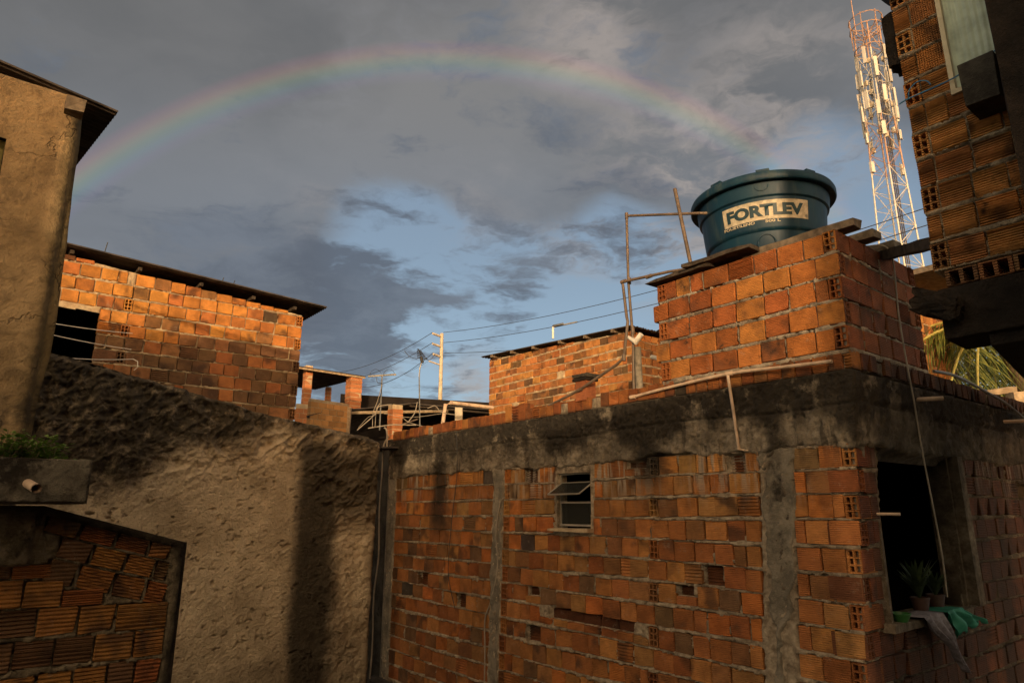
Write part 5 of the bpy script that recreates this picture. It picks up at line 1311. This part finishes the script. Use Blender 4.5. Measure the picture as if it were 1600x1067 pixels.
# ------------------------------------------------------------------ beyond, at the right
FO = at(1483, 545, 13.0); Fw2 = Wall(FO, V)
FH = thing('brick_house', (FO.x, FO.y, GZ), 'slice of sunlit brick house seen between the tank stand and the tall house', 'house')
fb = lay(-2.2, 0.0, 1.5, 3.2, 0.19, 0.165, rnd, 0.015, kinds=(('smooth', 10), ('chip', 2)))
Fw2.grid('mortar_wall', -2.2, 0.0, 0.4, 3.2, 0.02, holes_h(fb, 83, 0.010, -0.001), M['mortar_sun'], FH)
emit(place_bricks(Fw2, fb, 'sun', 'center', FH, rnd), FH, 300, M['brick_main_far'])
MB().box(Fw2.pt(-1.1, 3.26, 0.25), (2.6, 1.5, 0.08), Fw2.X, Fw2.Y).build('roof_slab', M['wood'], FH)
MB().tube([Fw2.pt(-0.09, 0.5, 0.06), Fw2.pt(-0.09, 3.2, 0.06)], 0.03, 6).build('downpipe', M['wood_dark'], FH)
MB().box(Fw2.pt(-1.1, -1.0, -0.2), (2.2, 0.3, 2.8), Fw2.X, Fw2.Y).build('base', M['mortar_sun'], FH)
# timber rail beyond the side wall
TR = thing('timber_rail', Vector((at(1592, 640, 9.5).x, at(1592, 640, 9.5).y, GZ)), 'pale timber post and sloping rail in front of the palm', 'railing')
MB().box(at(1592, 640, 9.5) - ZV * 1.4, (0.13, 0.12, 3.2), jit=0.01).build('post', M['wood_pale'], TR)
MB().box((at(1503, 620, 9.5) + at(1600, 606, 9.5)) / 2, ((at(1503, 620, 9.5) - at(1606, 606, 9.5)).length, 0.08, 0.07), at(1606, 606, 9.5) - at(1503, 620, 9.5), Vector((0.4, -0.8, 0)), ZV, jit=0.008).build('rail', M['wood_pale'], TR)
MB().box((at(1560, 632, 9.4) + at(1586, 628, 9.4)) / 2, (0.26, 0.03, 0.02), at(1586, 628, 9.4) - at(1560, 632, 9.4), Vector((0.4, -0.8, 0)), ZV).build('batten', M['wood_pale'], TR)

def palm(base, top, seed):
    r = random.Random(seed); T_ = thing('palm_tree', base, 'coconut palm with drooping yellow-green fronds behind the side wall', 'palm tree')
    MB().tube(smoothpath([base, base.lerp(top, 0.5) + Vector((0.15, 0.1, 0)), top], 8), [0.13 - 0.002 * i for i in range(17)], 10).build('trunk', M['bark'], T_, True)
    for k in range(16):
        a = 2 * pi * k / 16 + r.uniform(-.15, .15); el = r.uniform(0.15, 1.0) if k % 3 else r.uniform(-0.4, 0.1); L = r.uniform(2.3, 2.9)
        d = Vector((cos(a), sin(a), 0)); pts = []
        for i in range(17):
            t_ = i / 16; pts.append(top + d * L * (t_ * cos(el * 0.7) * (1 - 0.22 * t_ * t_)) + ZV * (L * t_ * sin(el) * 0.75 - L * 0.95 * t_ ** 1.9 + 0.05))
        fr = MB().tube(pts, [0.028 - 0.0014 * i for i in range(17)], 5).build('frond', M['palm_rib'], T_)
        m = MB(); side0 = Vector((-d.y, d.x, 0))
        for i in range(1, 52):
            t_ = 0.10 + 0.90 * i / 52; f_ = t_ * 16; i0 = min(int(f_), 15); p = pts[i0].lerp(pts[i0 + 1], f_ - i0); tg = (pts[i0 + 1] - pts[i0]).normalized()
            ll = 0.72 * (sin(pi * min(1, t_ * 0.85 + 0.12)) ** 0.6) * r.uniform(0.85, 1.05)
            for sg in (-1, 1):
                dr = (side0 * sg * 0.75 + tg * r.uniform(0.3, 0.6) - ZV * r.uniform(0.4, 1.3)).normalized(); w_ = tg * r.uniform(0.010, 0.016)
                q = p + dr * ll * 0.55; e = p + dr * ll - ZV * ll * 0.22
                m.add([p - w_ * .6, p + w_ * .6, q + w_, q - w_, e], [(0, 1, 2, 3), (3, 2, 4)])
        m.build('leaflets', M['palm'], fr)
pb0 = at(1690, 540, 12.8)
palm(Vector((pb0.x, pb0.y, GZ)), at(1556, 512, 12.5), 8)
def tree(base, h, R_, seed, label, mat, nleaf=5200, leaf=0.10):
    r = random.Random(seed); T_ = thing('tree', base, label, 'tree')
    MB().tube(smoothpath([base, base + Vector((0.1, 0, h * 0.3)), base + Vector((-0.1, 0.1, h * 0.62))], 5), [0.16 - 0.01 * i for i in range(11)], 8).build('trunk', M['bark'], T_, True)
    cl = []
    lm = MB()
    for k in range(14):
        a = r.uniform(0, 2 * pi); q = base + Vector((cos(a) * R_ * r.uniform(.3, .95), sin(a) * R_ * r.uniform(.3, .95), h * r.uniform(0.45, 0.98))); cl.append((q, R_ * r.uniform(0.25, 0.5)))
        lm.tube([base + ZV * h * 0.5, base.lerp(q, 0.6) + ZV * h * 0.2, q], [0.05, 0.03, 0.012], 5)
    lm.build('limbs', M['bark'], T_)
    m = MB()
    for k in range(nleaf):
        c, s_ = r.choice(cl); v = Vector([r.gauss(0, 0.5) for _ in range(3)]); p = c + v * s_
        x = Vector([r.uniform(-1, 1) for _ in range(3)]).normalized(); y = x.cross(Vector([r.uniform(-1, 1) for _ in range(3)])).normalized(); l = leaf * r.uniform(.6, 1.2)
        m.add([p, p + x * l * .5 + y * l * .28, p + x * l, p + x * l * .5 - y * l * .28], [(0, 1, 2, 3)])
    m.build('crown', mat, T_)
tb = at(1500, 560, 17); tree(Vector((tb.x, tb.y, GZ)), 6.6, 1.5, 3, 'dark leafy tree left of the palm with sky showing through', M['tree_leaf'])
tb = at(1608, 560, 19); tree(Vector((tb.x, tb.y, GZ)), 6.4, 2.0, 4, 'dark leafy tree behind the right side of the palm', M['tree_leaf'])

# ------------------------------------------------------------------ ochre plastered house at the left edge
PO = at(100, 360, 4.95); Pw = Wall(PO, V)
PH = thing('plastered_house', (PO.x, PO.y, GZ), 'ochre plastered house with dark corrugated eave at the left edge of the view', 'house')
pwin = (-1.25, -0.372, 1.35, 2.27)
def plh(S, Z): return 0.03 * (fbm(S * 1.6, Z * 1.6, 3, 4) - .5) + 0.008 * (fbm(S * 12, Z * 12, 5, 3) - .5) - 0.05 * sstep(S, -0.05, 0.0) ** 2
Pw.grid('plaster_face', -1.9, 0.0, GZ, 2.72, 0.018, plh, M['plaster'], PH, cut=[pwin], skirt=0.3, right=lambda Z: 0.02 + 0.035 * np.sin(Z * 1.3) + 0.03 * (fbm(Z * 2, Z * 0, 5, 3) - .5))
MB().box(Pw.pt(-0.10, 0.15, -0.9), (0.12, 1.6, 5.0), Pw.X, Pw.Y).build('side_wall', M['plaster'], PH)
dark_box('inner_room', Pw, -1.8, -0.2, 0.2, 2.55, 0.2, 1.7, M['interior'], PH)
wf = MB(); a, b, c, e = pwin
wf.box(Pw.pt(b - 0.035, (c + e) / 2, -0.06), (0.05, 0.05, e - c), Pw.X, Pw.Y); wf.box(Pw.pt((a + b) / 2, e - 0.035, -0.06), (b - a - .02, 0.05, 0.05), Pw.X, Pw.Y)
wf.box(Pw.pt(b - 0.10, (c + e) / 2, -0.09), (0.02, 0.03, e - c), Pw.X, Pw.Y)
WFN = wf.build('window', M['olive_frame'], PH)
MB().box(Pw.pt((a + b) / 2 - .02, (c + e) / 2, -0.10), (b - a - 0.06, 0.006, e - c - .04), Pw.X, Pw.Y).build('pane', M['glass'], WFN)
tip = at(185, 174, 4.98)
def hitp(px, py, O, d):
    r = ray(px, py); n_ = Vector((d.y, -d.x, 0)); return r * (O.dot(n_) / r.dot(n_))
q1 = at(113, 266, 6.3); q0 = hitp(0, 94, tip, V)
corrugated('roof', tip + (q0 - tip) * 1.9, (q1 - tip), (tip - q0), (q1 - tip).length * 1.1, (tip - q0).length * 1.9, 0.06, 0.010, M['roof'], PH, 0.01, 0.0, 1)
rfd = (tip - q0).normalized()
MB().box(at(116, 168, 4.80), (0.10, 0.10, 0.09), V, U, ZV, jit=0.006).build('rafter_end', M['wood'], PH)
MB().box(tip + (q0 - tip) * 1.15 + U * 0.20 + ZV * 0.02, (1.5, 0.06, 0.06), rfd, U, ZV, jit=0.004).build('eave_rafter', M['wood_dark'], PH)

# ------------------------------------------------------------------ low brick wall with planter at the lower left
NO = at(290, 845, 4.8); Nw = Wall(NO, V)
NL = thing('low_brick_wall', (NO.x, NO.y, GZ), 'weathered low brick wall with ribbed bricks and sloping black coping, lower left', 'wall')
ntop = lambda S: np.minimum(-0.19 - 0.288 * np.asarray(S, float), 0.03) + 0.0
nb = lay(-1.62, -0.055, -2.0, -0.20, 0.185, 0.164, rnd, 0.02, kinds=(('smooth', 5), ('ridged', 6), ('chip', 1.5)), wav=0.012)
tilt_b = []
for k_ in range(3):
    x = (-0.74, -0.66, -0.70)[k_]
    while x < -0.12:
        w = min(rnd.uniform(0.15, 0.19), -0.07 - x); hh = (0.085, 0.105, 0.12)[k_]
        zc_ = float(ntop(x + w / 2)) - (0.095, 0.205, 0.335)[k_]
        if w > 0.06 and zc_ < 0.0: tilt_b.append([x, x + w - 0.014, zc_ - hh / 2, zc_ + hh / 2, rnd.choice(('ridged', 'ridged', 'smooth', 'chip')), 0.28])
        x += w
nball = []
for q in nb:
    lim = float(ntop((q[0] + q[1]) / 2)) - 0.40
    if q[0] < -0.80: lim = -0.30
    if q[3] > lim: q[3] = lim
    if q[3] - q[2] > 0.045: nball.append(q)
nball += tilt_b
def nh(S, Z):
    H = holes_h([q for q in nball if len(q) < 6], 97, 0.016, 0.002)(S, Z)
    for q in nball:
        if len(q) > 5:
            Zr = Z + 0.288 * (S - (q[0] + q[1]) / 2); H[(S > q[0]) & (S < q[1]) & (Zr > q[2]) & (Zr < q[3])] = -0.04
    k = (S < -0.80) & (Z > -0.30); n_ = fbm(S * 8, Z * 8, 9, 4) - .5
    H[k] = (0.02 + 0.05 * n_)[k]
    e = sstep(S, -0.065, -0.04); H = H * (1 - e) + e * (0.012 + 0.03 * n_)
    cp_ = sstep(Z, ntop(S) - 0.05, ntop(S) - 0.03); H = H * (1 - cp_) + cp_ * (0.02 + 0.03 * n_)
    return H
Nw.grid('mortar', -1.7, 0.0, GZ, 0.0, 0.0105, nh, M['mortar_low'], NL, top=ntop, skirt=0.16)
emit(place_bricks(Nw, nball, 'low', 'low', NL, rnd, jit=0.008, tilt=0.02), NL, 300, M['brick_main_far'])
MB().box(Nw.pt(-0.012, -1.28, -0.09), (0.03, 0.2, 2.15), Nw.X, Nw.Y, jit=0.008).build('end_face', M['black_concrete'], NL)
PL = thing('planter_trough', at(135, 785, 4.25), 'grey mouldy concrete trough with a drain pipe on top of the low brick wall', 'trough')
Qw = Wall(at(137, 785, 4.2), V)
ptop, pbot = at(135, 716, 4.2).z, at(135, 787, 4.2).z
th = lambda S, Z: 0.01 + 0.016 * (fbm(S * 6, Z * 6, 3, 4) - .5) + 0.006 * (fbm(S * 40, Z * 40, 5, 2) - .5)
Qw.grid('trough_front', -1.0, 0.0, pbot, ptop, 0.009, th, M['trough'], PL, skirt=0.06)
tb_ = MB(); zc = (ptop + pbot) / 2
tb_.box(Qw.pt(-0.03, zc, -0.28), (0.06, 0.50, ptop - pbot - .004), Qw.X, Qw.Y); tb_.box(Qw.pt(-0.5, zc, -0.50), (1.0, 0.05, ptop - pbot - .004), Qw.X, Qw.Y)
tb_.box(Qw.pt(-0.5, pbot + 0.02, -0.28), (0.99, 0.48, 0.04), Qw.X, Qw.Y); tb_.build('trough_body', M['trough'], PL)
MB().box(Qw.pt(-0.52, ptop - 0.06, -0.26), (0.9, 0.42, 0.03), Qw.X, Qw.Y, jit=.01).build('soil', M['ground'], PL)
dp = at(38, 752, 4.25); de = at(57, 763, 3.98)
pp = MB(); pp.tube([dp, de], 0.0225, 14, False); pp.tube([de, dp], 0.018, 14, False)
pp.build('drain_pipe', M['pipe_pale'], PL, True)
MB().tube([dp + (de - dp) * .6, dp + (de - dp) * .62], 0.0182, 12).build('pipe_bore', M['interior'], PL)
def weeds(base, w, h, n, seed, label, lf=0.022, name='weed'):
    r = random.Random(seed); T_ = thing(name, base, label, 'weeds'); st = MB(); m = MB()
    for k in range(n):
        u = r.uniform(-.5, .5) * w; dd = r.uniform(-.5, .5) * 0.22; hh = h * r.uniform(0.35, 1.0) * (1 - 0.9 * max(0, u / w) ** 1.2)
        b0 = base + V * u + U * dd; tp = b0 + Vector((r.uniform(-.08, .08), r.uniform(-.08, .08), hh)); md = (b0 + tp) / 2 + Vector((r.uniform(-.02, .02), r.uniform(-.02, .02), 0))
        st.tube([b0, md, tp], 0.0018, 3, False)
        for j in range(int(10 + 16 * hh / h)):
            t_ = r.uniform(0.15, 1.0); p = (b0.lerp(md, t_ * 2) if t_ < .5 else md.lerp(tp, t_ * 2 - 1)); a = r.uniform(0, 2 * pi)
            x = Vector((cos(a), sin(a), r.uniform(-.3, .6))).normalized(); y = x.cross(ZV).normalized(); l = lf * r.uniform(.7, 1.6); p = p + x * 0.008
            m.add([p, p + x * l * .45 + y * l * .3, p + x * l, p + x * l * .45 - y * l * .3], [(0, 1, 2, 3)])
    st.build('stems', M['bark'], T_); m.build('leaves', M['weed'], T_)
weeds(Qw.pt(-0.53, ptop - 0.05, -0.22), 0.8, 0.24, 230, 5, 'bright green bushy weeds growing in the concrete trough', 0.03)
weeds(at(590, 1068, 8.7) - ZV * 0.14, 0.5, 0.12, 40, 6, 'low green weeds at the foot of the rough wall beside the brick house', 0.03)

# ------------------------------------------------------------------ unseen houses added behind the camera, sized to shade the near walls
def shade_house(name, x0, x1, y, z1, depth, label, seed):
    r = random.Random(seed); T_ = thing('added_shade_house', ((x0 + x1) / 2, y, GZ), label, 'house')
    w = Wall((x1, y, 0), (-1, 0, 0)); L = x1 - x0
    MB().box(((x0 + x1) / 2, y - depth / 2, (GZ + z1) / 2), (L, depth, z1 - GZ)).build('wall', M['mortar_stand'], T_)
    corrugated('roof', (x0 - 0.15, y + 0.25, z1 + 0.02), (1, 0, 0), (0, -1, 0.06), L + 0.3, depth + 0.5, 0.18, 0.02, M['roof'], T_)
    for k in range(max(1, int(L / 2.5))):
        cx = x0 + (k + 0.5) * L / max(1, int(L / 2.5))
        wd = MB().box((cx, y + 0.01, (z1 + GZ) / 2 + 0.3), (0.8, 0.06, 0.9)).build('window', M['window_frame'], T_)
        MB().box((cx, y + 0.045, (z1 + GZ) / 2 + 0.3), (0.7, 0.01, 0.8)).build('pane', M['glass'], wd)
shade_house('h', -9.5, -2.75, -8.0, 4.05, 4, 'unseen two-storey house added behind the camera, shading the left walls', 1)
shade_house('h', -2.7, -1.15, -8.0, 3.0, 4, 'unseen narrow house added behind the camera, shading the rough wall', 4)
shade_house('h', -1.1, 2.40, -8.0, 2.42, 4, 'unseen low house added behind the camera, shading the lower brick wall', 2)
shade_house('h', 2.62, 5.6, -8.0, 8.5, 4, 'unseen tall house added behind the camera, shading the right side', 3)

NT = thing('added_shade_house', (4.0, -1.5, GZ), 'unseen tall house flank added just right of the viewer to block light', 'house')
MB().box((3.85, -2.1, (GZ + 6.0) / 2), (2.9, 8.4, 6.0 - GZ)).build('wall', M['dark_concrete'], NT)  # out of view, added to cut sun and sky glow at the right
MB().box((4.1, -1.9, 6.04), (2.7, 8.9, 0.08)).build('roof_slab', M['dark_concrete'], NT)

# ------------------------------------------------------------------ origins at each mesh's own place
bpy.context.view_layer.update()
I4 = Matrix.Identity(4)
for o in list(bpy.data.objects):
    if o.type != 'MESH' or o.matrix_basis != I4 or o.data.users > 1 or not len(o.data.vertices): continue
    co = np.empty(len(o.data.vertices) * 3, dtype=np.float32); o.data.vertices.foreach_get('co', co); co = co.reshape(-1, 3)
    lo, hi = co.min(0), co.max(0); c = Vector(((lo[0] + hi[0]) / 2, (lo[1] + hi[1]) / 2, lo[2]))
    o.data.transform(Matrix.Translation(-c)); o.location = c
    for ch in o.children: ch.matrix_parent_inverse = Matrix.Translation(-c) @ ch.matrix_parent_inverse
